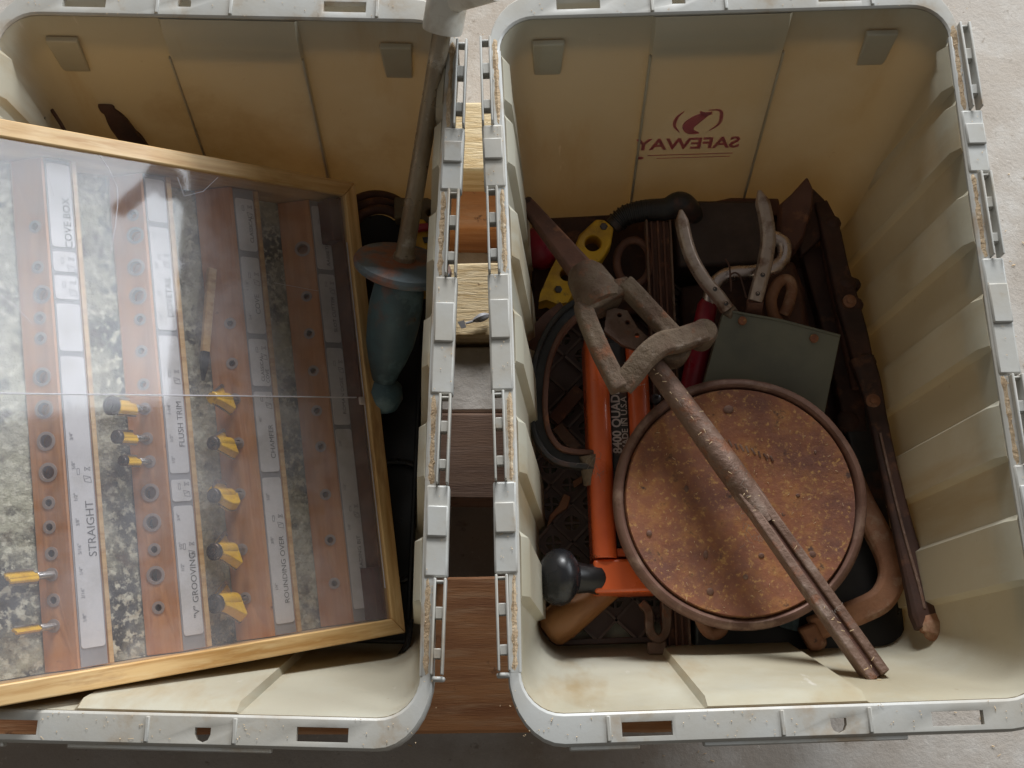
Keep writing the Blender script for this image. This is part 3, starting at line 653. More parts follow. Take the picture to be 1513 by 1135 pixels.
# black tray at the bottom of the left tote
tri = thing('black_tray', 'black plastic tray on the floor of the left tote', 'tray', M=TL @ Matrix.Translation((0, 0, .0045)))
obj('tray_floor', MB().box((0, 0, .002), (.33, .455, .004)), 'black', tri)
for x, y, dx, dy in ((0, .226, .33, .004), (0, -.226, .33, .004), (.163, 0, .004, .447), (-.163, 0, .004, .447)):
    obj('tray_wall', MB().box((x, y, .0115), (dx, dy, .014)), 'black', tri, bevel=.001)
cb_ = V(590, 760, .02)
mb = MB(); mb.tube([Vector((.052*math.cos(a*math.pi/20), .062*math.sin(a*math.pi/20), .004)) for a in range(40)], .0035, 8, closed=True)
o = obj('cable_loop', mb, 'black_gloss', smooth=True); o.location = V(585, 770, .012); tag(o, 'loop of thin black cable in the dark beside the case', 'cable')
mb = MB(); mb.tube(spline([V(560, 985, .03), V(585, 975, .03), V(602, 950, .03), V(607, 915, .03)]), .003, 8)
o = obj('cable_loop', mb, 'black_gloss', smooth=True); origin_to(o, V(585, 975, .012)); tag(o, 'bent black cable end near the lower corner of the left tote', 'cable')
# dark pliers behind the pine case
pb = V(170, 185, .13); pl = thing('pliers', 'dark rusty pliers handle poking up behind the pine case', 'pliers', loc=pb)
mb = Rel(pb); mb.sweep(spline([V(152, 146, .185), V(160, 162, .18), V(172, 178, .17), V(205, 222, .14), (V(225, 250, .11))]), rect(.0075, .003, .0012), scales=[.45, .7, .9, 1, 1, 1, .95, .8, .85, .9, 1, 1.1, 1.2, 1.3]+[1.3]*11, up=(0, -.4, 1)); obj('handle', mb, 'dark_rust', pl, bevel=.0005)
mb = Rel(pb); mb.sweep([V(176, 172, .16), V(196, 196, .145), V(226, 238, .115)], rect(.006, .003, .001)); obj('handle', mb, 'dark_rust2', pl, bevel=.0005)
mb = Rel(V(62, 178, .2)); mb.tube([V(58, 182, .2), V(60, 175, .205), V(66, 174, .205), V(67, 182, .2), V(70, 200, .17)], .0012, 8); o = obj('wire_hook', mb, 'steel', smooth=True); o.location = V(62, 178, .2); tag(o, 'tiny wire hook peeping over the far edge of the pine case', 'hook')
mb = Rel(V(85, 180, .2)); mb.tube([V(76, 162, .2), V(88, 180, .195), V(105, 210, .18)], .0018, 8); o = obj('dark_rod', mb, 'dark_rust', smooth=True); o.location = V(85, 180, .2); tag(o, 'thin dark rod behind the pine case, left of the pliers', 'rod')

# ------------------------------------------------------------------ right tote: bottom layer
# latticed crate base
MT['crate_rib'] = mat('lightened crate ribs', (.17, .115, .095), [((.10, .065, .055), 20, .55, .1)], rough=.5)  # light on the ribs put into their colour, so the lattice shows
crb = TR @ Matrix.Translation((-.068, -.055, .0036))
cr0 = thing('lattice_crate_base', 'brown-black plastic crate base with diamond lattice and pierced cells', 'crate', M=crb)
mb = MB(); ribs = MB(); pit = .0400; zt = .012
nx, ny = 5, 9; ox, oy = -.092, -.155
def cell(cx, cy, pierced):
    h = pit/2; D = [Vector((cx+h*math.cos(a), cy+h*math.sin(a), zt)) for a in (0, math.pi/4, math.pi/2, .75*math.pi, math.pi, 1.25*math.pi, 1.5*math.pi, 1.75*math.pi)]
    for i in (1, 3, 5, 7): D[i] = (D[i-1]+D[(i+1) % 8])/2
    q = .0086
    I = [Vector((cx+q*math.cos(a)*(1.0 if i % 2 == 0 else .92), cy+q*math.sin(a)*(1. if i % 2 == 0 else .92), zt)) for i, a in enumerate([math.pi/4*k for k in range(8)])]
    dn = Vector((0, 0, -.003))
    if pierced:
        mb.loops([[v+dn for v in D], D, I, [v+dn for v in I]], closed=True)
        mb.box((cx, cy, zt-.0017), (.0026, 2*q, .003)); mb.box((cx, cy, zt-.0019), (2*q, .0026, .003))
    else: mb.loops([[v+dn for v in D], D])
for j in range(ny):
    for i in range(nx):
        for k in (0, 1):
            cx, cy = ox+pit*(i+.5*k), oy+pit*(j+.5*k)
            cell(cx, cy, not (j < 1 and k == 0) and not (j > 5 and (i+j) % 3 == 0))
obj('pierced_panel', mb, 'crate', cr0)
for s in (1, -1):
    for i in range(-9, 15):
        # rib lines x - s*y = const
        c = ox+pit*(i+.5)-s*oy
        pts = []
        lo, hi = Vector((ox-pit/2, oy-pit/2)), Vector((ox+pit*(nx-.0)-.0, oy+pit*(ny)-.0))
        ts = [(x, (x-c)*s) for x in (lo.x, hi.x)]+[(c+s*y, y) for y in (lo.y, hi.y)]
        ts = sorted({(round(x, 5), round(y, 5)) for x, y in ts if lo.x-1e-6 <= x <= hi.x+1e-6 and lo.y-1e-6 <= y <= hi.y+1e-6})
        if len(ts) >= 2 and (Vector(ts[0])-Vector(ts[-1])).length > .02:
            a, b = Vector((*ts[0], zt+.0010)), Vector((*ts[-1], zt+.0010))
            m2_ = MB().sweep([a, b], rect(.0013, .0024)); obj('lattice_rib', m2_, 'crate_rib', cr0)
lo, hi = (ox-pit/2, oy-pit/2), (ox+pit*nx, oy+pit*ny)
for x0, y0, x1, y1 in ((lo[0], lo[1], hi[0], lo[1]), (lo[0], hi[1], hi[0], hi[1]), (lo[0], lo[1], lo[0], hi[1]), (hi[0], lo[1], hi[0], hi[1])):
    obj('crate_edge', MB().sweep([Vector((x0, y0, .008)), Vector((x1, y1, .008))], rect(.003, .0075)), 'crate', cr0, bevel=.001)
# grit over the rest of the floor
mb = MB(); nx, ny = 40, 60
for j in range(ny+1):
    for i in range(nx+1):
        x, y = -.168+.336*i/nx, -.226+.452*j/ny; mb.v.append((x, y, random.uniform(.0002, .0018)+(.0006 if x > .045 or y > .15 else 0)))
mb.f = [(j*(nx+1)+i, j*(nx+1)+i+1, (j+1)*(nx+1)+i+1, (j+1)*(nx+1)+i) for j in range(ny) for i in range(nx) if (mb.v[j*(nx+1)+i][0] > .042 or mb.v[j*(nx+1)+i][1] > .165)]
o = obj('rust_grit', mb, 'debris', M=TR @ Matrix.Translation((0, 0, .0042)), kind='stuff'); o['label'] = 'dark rust grit covering the floor of the right tote'; o['category'] = 'grit'
# black tool box near side
def poly_thing(name, label, cat, px, z, th, mt, bevel=.002, seg=2):
    b = V(*px[0], z); c = sum((V(x, y, z) for x, y in px), Vector())/len(px); c.z = z
    mb = Rel(c); mb.prism([V(x, y, z) for x, y in px], (0, 0, th)); o = obj(name, mb, mt, bevel=bevel, seg=seg); o.location = c
    return tag(o, label, cat)
poly_thing('black_tool_box', 'black box along the near wall under the rusty lid', 'box', [(1015, 800), (1300, 790), (1318, 968), (1015, 972)], .008, .050, 'black', .004)
poly_thing('brown_block', 'dark brown block between the two pliers handles at the far wall', 'block', [(984, 330), (1118, 330), (1122, 420), (990, 425)], .008, .062, 'brown_block', .004)
poly_thing('rust_plate', 'dark red-brown curved plate along the far wall behind the brown block', 'plate', [(1040, 322), (1052, 308), (1075, 303), (1145, 304), (1150, 330)], .03, .02, 'dark_rust2', .002)
poly_thing('dark_board', 'dark board lying under the grey-green box', 'board', [(1000, 440), (1230, 400), (1262, 640), (1010, 640)], .008, .035, 'dark_rust', .003)
poly_thing('dark_offcut', 'dark offcut beneath the yellow bracket in the far left corner', 'offcut', [(786, 332), (985, 322), (985, 470), (786, 480)], .022, .018, 'dark_rust', .003)
# ridged rubber grip at the far wall
gb = V(960, 320, .05); gr = thing('rubber_grip', 'black ridged rubber grip arched against the far wall', 'grip', loc=gb)
pth = spline([V(905, 335, .07), V(925, 318, .075), V(955, 311, .078), V(985, 309, .08), V(1003, 300, .085), V(1016, 306, .08), V(1026, 325, .06)], 5)
obj('sleeve', Rel(gb).tube(pth, .0105, 16, scales=[.9+.25*math.sin(i/len(pth)*2.6) for i in range(len(pth))]), 'black_paint', gr, smooth=True)
for i in range(2, 19):
    p, q = pth[i], pth[i+1]; mb = Rel(gb); n_ = 18; M = axis_matrix(p, q-p)
    mb.loops([[M @ Vector((.0116*math.cos(2*math.pi*k/n_)*g_, .0116*math.sin(2*math.pi*k/n_)*g_, h)) for k in range(n_)] for h, g_ in ((-.0012, .9), (-.0008, 1), (.0008, 1), (.0012, .9))]); obj('ridge', mb, 'black', gr, smooth=True)
# ridged steel bar running under the orange tool
sa, sb = V(971, 330, .075), V(1000, 976, .050); sb_t = thing('slotted_track', 'long ridged rusty steel track passing under the round lid', 'track', loc=sa)
dirv = (sb-sa).normalized(); sdv = dirv.cross(Vector((0, 0, 1))).normalized()
mb = Rel(sa); mb.sweep([sa, sb], rect(.014, .003)); obj('base_strip', mb, 'dark_rust2', sb_t, bevel=.0006)
for k, hh in ((-.0125, .009), (-.006, .006), (.0005, .008), (.007, .006), (.0125, .011)):
    mb = Rel(sa); o_ = sdv*-k*-1; mb.sweep([sa+o_+Vector((0, 0, hh/2)), sa.lerp(sb, .5)+o_+Vector((0, 0, hh/2+.001)), sb+o_+Vector((0, 0, hh/2))], rect(.0011, hh/2)); obj('ridge', mb, 'iron' if abs(k) > .01 else 'dark_rust2', sb_t, bevel=.0004)
mb = Rel(sa); mb.tube([V(936+25*math.cos(a*math.pi/12), 388+33*math.sin(a*math.pi/12), .075) for a in range(24)], .0042, 10, closed=True); obj('ring', mb, 'dark_rust2', sb_t, smooth=True)
mb = Rel(sa); mb.sweep(spline([V(948, 892, .06), V(958, 905, .062), V(960, 932, .062), V(972, 945, .062), V(984, 932, .06), V(986, 895, .058)]), rect(.004, .006, .001)); obj('bracket', mb, 'iron', sb_t, bevel=.0006)
mb = Rel(sa); mb.prism([V(955, 950, .055), V(983, 948, .055), V(984, 968, .055), V(957, 968, .055)], (0, 0, .010)); obj('end_block', mb, 'iron', sb_t, bevel=.0015)
# red cap
rc = V(800, 368, .05); o = obj('red_dome', MB().lathe([(.020, -.01), (.023, 0), (.022, .012), (.016, .02), (.006, .024), (.0005, .0245)], 24), 'red', smooth=True); o.location = rc; tag(o, 'dark red dome in the far left corner of the right tote', 'dome')
# yellow bracket with two lobes
yb = V(850, 385, .07); yk = thing('yellow_bracket', 'grimy yellow plastic bracket with two round holes under the rusty shaft', 'bracket', loc=yb)
yz = .085
def lobe(px, hole, rh, z, th):
    mb = Rel(yb); mb.prism([V(x, y, z) for x, y in px], (0, 0, -th)); o = obj('lobe', mb, 'yellow', yk, bevel=.0025)
    h = V(*hole, z)-yb; cut(o, [MB().lathe([(rh, -.06), (rh, .06)], 24, Matrix.Translation(h))]); return o
lobe([(881, 323), (893, 324), (907, 336), (903, 360), (892, 378), (880, 393), (862, 390), (846, 372), (856, 346)], (876, 359), .0085, yz, .024)
lobe([(824, 378), (838, 390), (850, 402), (848, 432), (838, 447), (822, 449), (808, 443), (796, 446), (798, 434), (812, 402)], (838, 405), .0080, yz-.012, .024)
obj('web', Rel(yb).prism([V(x, y, yz-.014) for x, y in [(862, 385), (848, 372), (826, 380), (846, 402)]], (0, 0, -.012)), 'yellow', yk, bevel=.002)
for x, y, z in ((892, 335, yz), (825, 428, yz-.012)):
    mb = Rel(yb); mb.lathe([(.0042, -.002), (.0042, .0012), (.0032, .0018), (.001, .0018)], 6, Matrix.Translation(V(x, y, z))); obj('bolt', mb, 'dark_steel', yk)
# black C frame and strap
cfb = V(800, 600, .05); cf = thing('c_frame', 'curved black-brown clamp frame at the left wall beside the orange tool', 'clamp', loc=cfb)
pth = spline([V(880, 452, .10), V(850, 462, .10), V(822, 490, .098), V(803, 532, .095), V(796, 580, .092), V(797, 625, .09), V(807, 655, .09), V(830, 676, .09), V(880, 682, .088)], 6)
obj('frame', Rel(cfb).sweep(pth, rect(.0080, .0040, .0015)), 'black_paint', cf, bevel=.0006)
for s, mt in ((.0065, 'dark_rust2'), (-.0075, 'black_paint')):
    off = []
    for i, p in enumerate(pth):
        t = (pth[min(i+1, len(pth)-1)]-pth[max(i-1, 0)]).normalized(); off.append(p+t.cross(Vector((0, 0, 1))).normalized()*-s+Vector((0, 0, .004)))
    obj('flange', Rel(cfb).sweep(off, rect(.0028, .007, .001)), mt, cf, bevel=.0006)
obj('end_boss', Rel(cfb).tube([V(870, 672, .092), V(878, 715, .085)], .0105, 16), 'cast', cf, smooth=True)
mb = Rel(V(800, 490, .06)); mb.sweep(spline([V(784, 516, .07), V(796, 492, .075), V(812, 473, .078), V(835, 456, .08)]), rect(.0085, .002)); o = obj('strap', mb, 'dark_rust2', bevel=.0005); o.location = V(800, 490, .06); tag(o, 'short bent brown strap left of the black clamp frame', 'strap')
mb = Rel(V(850, 600, .03)); mb.sweep([V(818, 622, .03), V(858, 575, .034)], rect(.007, .002)); o = obj('rusty_strip', mb, 'dark_rust2', bevel=.0005); o.location = V(850, 600, .03); tag(o, 'reddish rusty strip inside the black clamp frame, rising to the right', 'strip')
mb = Rel(V(840, 645, .03)); mb.sweep([V(823, 630, .032), V(852, 664, .032)], rect(.006, .002)); o = obj('wooden_strip', mb, 'iron', bevel=.0005); o.location = V(840, 645, .03); tag(o, 'pale brown strip inside the black clamp frame, falling to the right', 'strip')
mb = Rel(V(825, 740, .03)); mb.prism([V(x, y, .024) for x, y in [(833, 730), (843, 735), (838, 752), (822, 762), (808, 780), (812, 762), (825, 748)]], (0, 0, .004)); mb.prism([V(x, y, .024) for x, y in [(846, 712), (862, 702), (860, 715), (848, 722)]], (0, 0, .004)); o = obj('bark_flake', mb, 'rust_clamp', bevel=.001); o.location = V(825, 740, .03); tag(o, 'flaky rust-brown fragments on the lattice left of the orange tool', 'flakes')
# ------------------------------------------------------------------ right tote: upper layer
def X3(a, b, t): return a.lerp(b, t)
UP = Vector((0, 0, 1))
# orange tool with decal and black knob
oa, ob = V(909, 500, .092), V(927, 876, .092); ol = (ob-oa).length; od = (ob-oa).normalized()
OM = axis_matrix(ob, UP, od.cross(UP)*-1 if False else Vector((-od.y*-1, 0, 0)))
yv = -od; xv = yv.cross(UP).normalized(); OM = Matrix((xv, yv, UP)).transposed().to_4x4(); OM.translation = ob   # x right, y far, z up
ot = thing('orange_sander', 'bright orange metal tool body with black lettered decal under the rusty yoke', 'power tool', M=OM)
W2 = .0315
def otube(x0, x1, h, y0, y1):
    xs = (x0+x1)/2; a = (x1-x0)/2; sect = []
    for i in range(13):
        an = math.pi*i/12; sect.append((xs-a*math.cos(an), -.004+(h+.004)*math.sin(an)**.6))
    sect = [(x0, -.045)]+sect+[(x1, -.045)]
    return MB().loops([[Vector((x, y, z)) for x, z in sect] for y in (y0, y1)])
obj('side_tube', otube(-W2, -.008, .009, .033, ol), 'orange', ot, smooth=True, bevel=.0008)
obj('side_tube', otube(.010, W2, .007, .033, ol), 'orange', ot, smooth=True, bevel=.0008)
obj('end_block', MB().box((0, .016, -.020), (2*W2, .032, .050)), 'orange', ot, bevel=.0035, seg=3)
obj('bridge', MB().box((.001, .0385, -.012), (.018, .008, .024)), 'orange', ot, bevel=.001)
obj('channel', MB().box((.001, (ol+.045)/2, -.010), (.0175, ol-.045, .012)), 'black', ot)
obj('decal', MB().box((.001, .185, -.0034), (.0165, .130, .0012)), 'black_paint', ot, bevel=.002)
TM = Matrix.Rotation(math.pi/2, 4, 'Z')
obj('lettering', text_mb('8400 QUADRA', .0125, Matrix.Translation((-.0022, .136, -.00262)) @ TM @ Matrix.Scale(.92, 4, (1, 0, 0)), .0001, align='LEFT', bold=.0003), 'decal_white', ot)
obj('lettering', text_mb('MADE IN U.S.A', .0085, Matrix.Translation((.0058, .138, -.00262)) @ TM, .0001, align='LEFT', bold=.0001), 'decal_white', ot)
kn = OM.inverted() @ V(830, 853, .095); nk = OM.inverted() @ V(888, 856, .085)
ad = (nk-kn).normalized(); KM = axis_matrix(kn, -ad, (0, 1, 0))
obj('knob', MB().lathe([(.008, -.020), (.017, -.013), (.0250, -.006), (.0275, .001), (.0265, .008), (.0225, .0145), (.0150, .0195), (.006, .022), (.0005, .0224)], 36, KM), 'black_gloss', ot, smooth=True)
obj('knob_neck', MB().lathe([(.010, -.045), (.015, -.036), (.0135, -.026), (.0155, -.014)], 24, KM), 'black', ot, smooth=True)
obj('screw', MB().lathe([(.006, -.004), (.006, .002), (.0045, .003), (.001, .0028)], 16, Matrix.Translation((W2+.008, ol-.060, -.018))), 'dark_steel', ot, smooth=True)
obj('side_bracket', MB().box((W2+.009, ol-.065, -.026), (.018, .05, .010)), 'cast', ot, bevel=.001)
# old wooden handle below the knob
ha, hb = V(806, 936, .045), V(905, 862, .050)
mb = Rel(ha); pth = [X3(ha, hb, t) for t in (0, .03, .08, .25, .5, .75, 1)]
mb.tube(pth, .0185, 20, scales=[.45, .8, 1, 1.05, .95, .85, .75]); o = obj('wooden_dowel', mb, 'handle_wood', smooth=True); o.location = ha; tag(o, 'round orange-brown wooden handle below the black knob', 'handle')
# chrome bar with red grip
cb0 = V(1050, 430, .08); ch = thing('red_grip_tool', 'bent chrome bar ending in a red grip beside the pliers handles', 'tool', loc=cb0)
pth = spline([V(1046, 460, .100), V(1050, 434, .103), V(1062, 413, .106), V(1082, 404, .108), V(1112, 402, .109), V(1140, 397, .110), V(1157, 383, .110), V(1158, 361, .110), V(1142, 351, .110), V(1128, 356, .108)], 6)
obj('chrome_bar', Rel(cb0).tube(pth, .0072, 16), 'chrome', ch, smooth=True)
obj('grip', Rel(cb0).tube([V(1048, 446, .0995), V(1045, 452, .099), V(1036, 500, .095), V(1024, 560, .089), V(1016, 600, .085)], .0098, 18, scales=[.85, 1, 1.15, 1.15, 1]), 'red', ch, smooth=True)
# pliers with two perforated curved handles
pb = V(1100, 460, .10); pl = thing('spring_pliers', 'pitted pliers with two curved handles spread open above the grey-green box', 'pliers', loc=pb)
def curved(pts, z0, z1, w0, n):
    n_ = len(pts); P = spline([V(x, y, z0+(z1-z0)*i/(n_-1)) for i, (x, y) in enumerate(pts)], 6)
    sc_ = [min(1, .25+i/4.5) for i in range(len(P))]
    h = obj('handle', Rel(pb).sweep(P, [(-w0, -.004), (-w0*.8, .002), (-w0*.4, .0042), (w0*.4, .0042), (w0*.8, .002), (w0, -.004)], scales=sc_), 'handle_tin', pl, bevel=.0006)
    return P
PL = curved([(1006, 310), (1011, 340), (1022, 378), (1041, 412), (1062, 437), (1076, 457)], .150, .128, .0072, 0)
PR = curved([(1122, 281), (1131, 312), (1136, 350), (1131, 388), (1123, 418), (1116, 445)], .155, .130, .0078, 0)
for P in (PL, PR):
    for i in (-3, -9):
        p = P[i]+Vector((0, 0, .0042)); obj('rivet', Rel(pb).lathe([(.0024, -.001), (.0024, .0004), (.0017, .0009), (.0012, .0002), (.0004, .0002)], 12, Matrix.Translation(p)), 'dark_steel', pl, smooth=True)
obj('jaw_arm', Rel(pb).sweep([PL[-1], V(1086, 470, .116), V(1104, 494, .094)], rect(.0065, .0035, .001)), 'cast', pl, bevel=.0005)
obj('jaw_arm', Rel(pb).sweep([PR[-1], V(1113, 466, .116), V(1108, 494, .094)], rect(.0080, .0035, .001)), 'dark_rust2', pl, bevel=.0005)
obj('spring', Rel(pb).tube(spline([V(1072, 383, .125), V(1078, 396, .126), V(1080, 430, .127), V(1080, 415, .128), V(1079, 407, .128), V(1086, 403, .128), V(1093, 408, .128), V(1098, 422, .128), V(1103, 440, .127)]), .0009, 6), 'dark_rust2', pl, smooth=True)
# grey-green sheet
sz = [(1069, 459, .124), (1154, 474, .126), (1241, 497, .126), (1216, 620, .105), (1120, 650, .092), (1034, 585, .104)]
c = sum((V(*q) for q in sz), Vector())/6
sh = thing('flat_metal_box', 'flat grey-green painted metal box lying beyond the round lid', 'box', loc=c)
obj('sheet', Rel(c).prism([V(*q)+Vector((0, 0, .0022)) for q in sz], (0, 0, -.020)), 'olive', sh, bevel=.0008)
obj('folded_edge', Rel(c).sweep([V(1069, 459, .1255), V(1154, 474, .1275), V(1241, 497, .1275)], rect(.0012, .0022, .0004)), 'olive', sh, bevel=.0004)
for x, y in ((1203, 500), (1097, 474)):
    obj('rivet', Rel(c).lathe([(.0042, -.002), (.0042, .0010), (.003, .0018), (.0005, .002)], 14, Matrix.Translation(V(x, y, .1283))), 'rust', sh, smooth=True)
# dark pointed blade and forked casting
bb = V(1185, 330, .07); bl = thing('pointed_iron', 'dark red-brown pointed iron blade standing at the far right corner', 'blade', loc=bb)
obj('blade', Rel(bb).loops([[V(*q) for q in [(1148, 306, .07), (1166, 291, .085), (1190, 265, .10), (1199, 283, .09), (1200, 310, .08), (1186, 360, .07), (1170, 382, .065), (1146, 372, .065)]], [V(*q)+Vector((0, 0, .012)) for q in [(1150, 308, .07), (1167, 293, .085), (1189, 268, .10), (1197, 285, .09), (1196, 312, .085), (1182, 355, .078), (1169, 376, .072), (1150, 368, .07)]]]), 'dark_rust2', bl, bevel=.002)
obj('shoulder', Rel(bb).prism([V(x, y, .060) for x, y in [(1196, 284), (1214, 302), (1222, 325), (1213, 356), (1180, 385), (1176, 370)]], (0, 0, .014)), 'dark_rust', bl, bevel=.003)
fb = V(1160, 440, .07); fk = thing('forked_casting', 'rust-red casting with an open loop beside the right pliers handle', 'casting', loc=fb)
obj('body', Rel(fb).loops([[V(x, y, .060) for x, y in [(1128, 400), (1172, 384), (1190, 430), (1197, 488), (1120, 488)]], [V(x, y, .088) for x, y in [(1136, 404), (1168, 390), (1183, 430), (1190, 486), (1126, 486)]]]), 'dark_rust2', fk, bevel=.004)
obj('loop', Rel(fb).tube(spline([V(1150, 476, .098), V(1142, 462, .100), V(1140, 440, .103), V(1150, 418, .106), V(1164, 414, .107), V(1170, 428, .106), V(1164, 452, .103), V(1158, 466, .1)]), .0058, 12), 'rust_clamp', fk, smooth=True)
# bolt cutters along the right wall
kb = V(1270, 520, .06); kc = thing('bolt_cutters', 'long dark rusty bolt cutters lying along the right wall', 'bolt cutters', loc=kb)
def bar(name, pts, sect, mt, scales=None, bevel=.0008, n=5):
    P = spline([V(*q) for q in pts], n); k = len(P)
    sc_ = [scales[min(int(i/(k-1)*(len(scales)-1)), len(scales)-2)]*(1-(i/(k-1)*(len(scales)-1)-min(int(i/(k-1)*(len(scales)-1)), len(scales)-2)))+scales[min(int(i/(k-1)*(len(scales)-1)), len(scales)-2)+1]*((i/(k-1)*(len(scales)-1)-min(int(i/(k-1)*(len(scales)-1)), len(scales)-2))) for i in range(k)] if scales else None
    return obj(name, Rel(kb).sweep(P, sect, scales=sc_), mt, kc, bevel=bevel)
bar('jaw_arm', [(1212, 300, .075), (1226, 340, .078), (1238, 395, .082), (1252, 450, .086), (1266, 500, .090), (1276, 545, .094)], rect(.0100, .006, .002), 'dark_rust', [.7, 1, 1, 1.15, 1.1, 1])
bar('jaw_arm', [(1196, 372, .050), (1215, 430, .052), (1236, 500, .055), (1252, 570, .06), (1262, 640, .06)], rect(.014, .010, .002), 'dark_rust', [.8, 1, 1.1, 1, .8])
bar('jaw_arm', [(1222, 330, .066), (1226, 380, .066), (1240, 450, .068), (1256, 520, .07), (1268, 575, .072)], rect(.007, .006, .002), 'dark_rust2', [1, 1, 1, 1, 1])
bar('handle', [(1272, 530, .096), (1285, 568, .098), (1296, 615, .100), (1312, 690, .103), (1332, 775, .106), (1352, 850, .110), (1368, 905, .114), (1374, 928, .116)], rect(.0098, .006, .0025), 'dark_rust', [1.25, 1.1, .9, .88, .98, 1.2, 1.55, 1.35])
bar('handle_fold', [(1300, 640, .1085), (1316, 710, .1105), (1336, 790, .1140), (1356, 860, .1185), (1366, 900, .122)], rect(.0012, .0016), 'iron', [1, 1, 1, 1.2, 1], .0003)
o = bar('handle_tip', [(1373, 905, .117), (1379, 922, .1185), (1381, 938, .119), (1376, 947, .119)], rect(.0108, .0072, .003), 'rust_clamp', [.75, 1.15, 1.1, .6])
bar('handle', [(1256, 575, .062), (1268, 640, .060), (1285, 720, .056), (1296, 800, .05), (1302, 880, .045), (1306, 960, .04)], rect(.0130, .007, .002), 'black_paint', [1.1, 1, 1, 1, 1, 1])
for x, y, z, r in ((1230, 330, .080, .009), (1250, 420, .086, .011), (1262, 420, .080, .007), (1264, 450, .090, .008), (1280, 535, .097, .010), (1254, 622, .066, .012)):
    obj('lug', Rel(kb).lathe([(r*1.1, -.014), (r*1.05, .0), (r*.75, .004), (r*.3, .0058), (.0005, .006)], 9, Matrix.Translation(V(x, y, z))), 'dark_rust', kc, bevel=.001)
for x, y, z, r in ((1291, 592, .106, .0038), (1256, 444, .098, .0036)):
    obj('pivot_bolt', Rel(kb).lathe([(r*1.9, -.008), (r*1.9, -.001), (r, 0), (r, .0018), (r*.6, .0026), (.0005, .0027)], 16, Matrix.Translation(V(x, y, z))), 'rust_clamp', kc, smooth=True)
# bent rusty clamp frame at the lower right
cb1 = V(1290, 860, .07); cl2 = thing('clamp_frame', 'bent rust-brown flat clamp frame hooking out from under the lid', 'clamp', loc=cb1)
pth = spline([V(1255, 700, .066), V(1272, 740, .070), V(1293, 780, .074), V(1313, 822, .076), V(1318, 855, .077), V(1303, 885, .078), V(1270, 903, .078), V(1232, 917, .078), V(1200, 930, .078)], 6)
obj('frame', Rel(cb1).sweep(pth, [(-.0125, -.006), (.0125, -.006), (.0125, .002), (.0085, .006), (-.0085, .006), (-.0125, .002)]), 'rust_clamp', cl2, bevel=.0012)
obj('end_pad', Rel(cb1).loops([[V(x, y, .066) for x, y in [(1176, 928), (1205, 916), (1224, 950), (1216, 962), (1196, 964)]], [V(x, y, .092) for x, y in [(1180, 930), (1204, 920), (1220, 950), (1213, 960), (1198, 961)]]]), 'rust_clamp', cl2, bevel=.003)
mb = Rel(V(1160, 905, .06)); mb.sweep([V(1140, 895, .062), V(1160, 917, .064), V(1180, 921, .064)], rect(.008, .0012)); o = obj('blue_scrap', mb, 'blue', bevel=.0004); o.location = V(1160, 905, .06); tag(o, 'small blue-grey sheet corner showing below the lid', 'scrap')
mb = Rel(V(1050, 925, .08)); mb.tube(spline([V(1030, 900, .085), V(1040, 925, .085), V(1052, 936, .084), V(1066, 930, .084), V(1070, 905, .086)]), .0062, 12); o = obj('rusty_hook', mb, 'rust_clamp', smooth=True); o.location = V(1050, 925, .08); tag(o, 'rusty hook end peeping below the near edge of the lid', 'hook')
# ------------------------------------------------------------------ round rusty lid
lc = V(1092, 741, .124); LM = axis_matrix(lc, (-.02, -.035, 1))
ld = thing('round_lid', 'large round lid covered in orange rust with raised rolled rim', 'lid', M=LM)
LR = .1195
prof = [(.0005, .0075)]
seg = 96; mb = MB(); lp = []
rs = [.0006, .01, .02, .035, .05, .065, .08, .092, .100, .1045, .1065]
for r in rs:
    h0 = .0028+.0042*(r/.1)**2-(.0009 if r in (.065, .092) else 0)
    lp.append([Vector((r*math.cos(2*math.pi*i/seg), r*math.sin(2*math.pi*i/seg), h0+(.0006*math.sin(3*2*math.pi*i/seg+r*60)+random.uniform(-.00012, .00012)) if r > .005 else h0)) for i in range(seg)])
for r, h in ((.1085, .0015), (.1085, -.004), (.0005, -.004)): lp.append([Vector((r*math.cos(2*math.pi*i/seg), r*math.sin(2*math.pi*i/seg), h)) for i in range(seg)])
mb.loops(lp); obj('plate', mb, 'rust', ld, smooth=True)
mb = MB(); lp = []
for r, h in ((.1086, -.005), (.1086, .0015), (.1100, .0058), (.1125, .0078), (.1155, .0074), (.1182, .005), (.1192, .001), (.1188, -.010), (.1165, -.018), (.1140, -.018), (.1130, -.006)):
    lp.append([Vector((r*(1+.003*math.sin(3*a+1)+.0015*math.sin(7*a))*math.cos(a), r*(1+.003*math.sin(3*a+1)+.0015*math.sin(7*a))*math.sin(a), h+.0012*math.sin(2*a)+.0006*math.sin(9*a))) for a in [2*math.pi*i/seg for i in range(seg)]])
mb.loops(lp, closed=True); obj('rolled_rim', mb, 'rust_rim', ld, smooth=True)
LI = LM.inverted()
mb = MB()
for i, (x, y, dx, dy) in enumerate([(1079, 655, 5, 10), (1088, 660, 4, 9), (1096, 662, 6, 10), (1104, 664, 4, 10), (1113, 667, 6, 9), (1122, 671, 3, 9), (1131, 674, 6, 8), (1140, 677, 4, 8)]):
    a, b = LI @ V(x-dx/2, y-dy/2, .130), LI @ V(x+dx/2, y+dy/2, .130)
    for p in (a, b): p.z = .0028+.0042*(p.xy.length/.1)**2+.0002
    mb.sweep([a, b], rect(.0009, .0006))
obj('worn_embossing', mb, 'rust_rim', ld, bevel=.0002)
mb = MB()
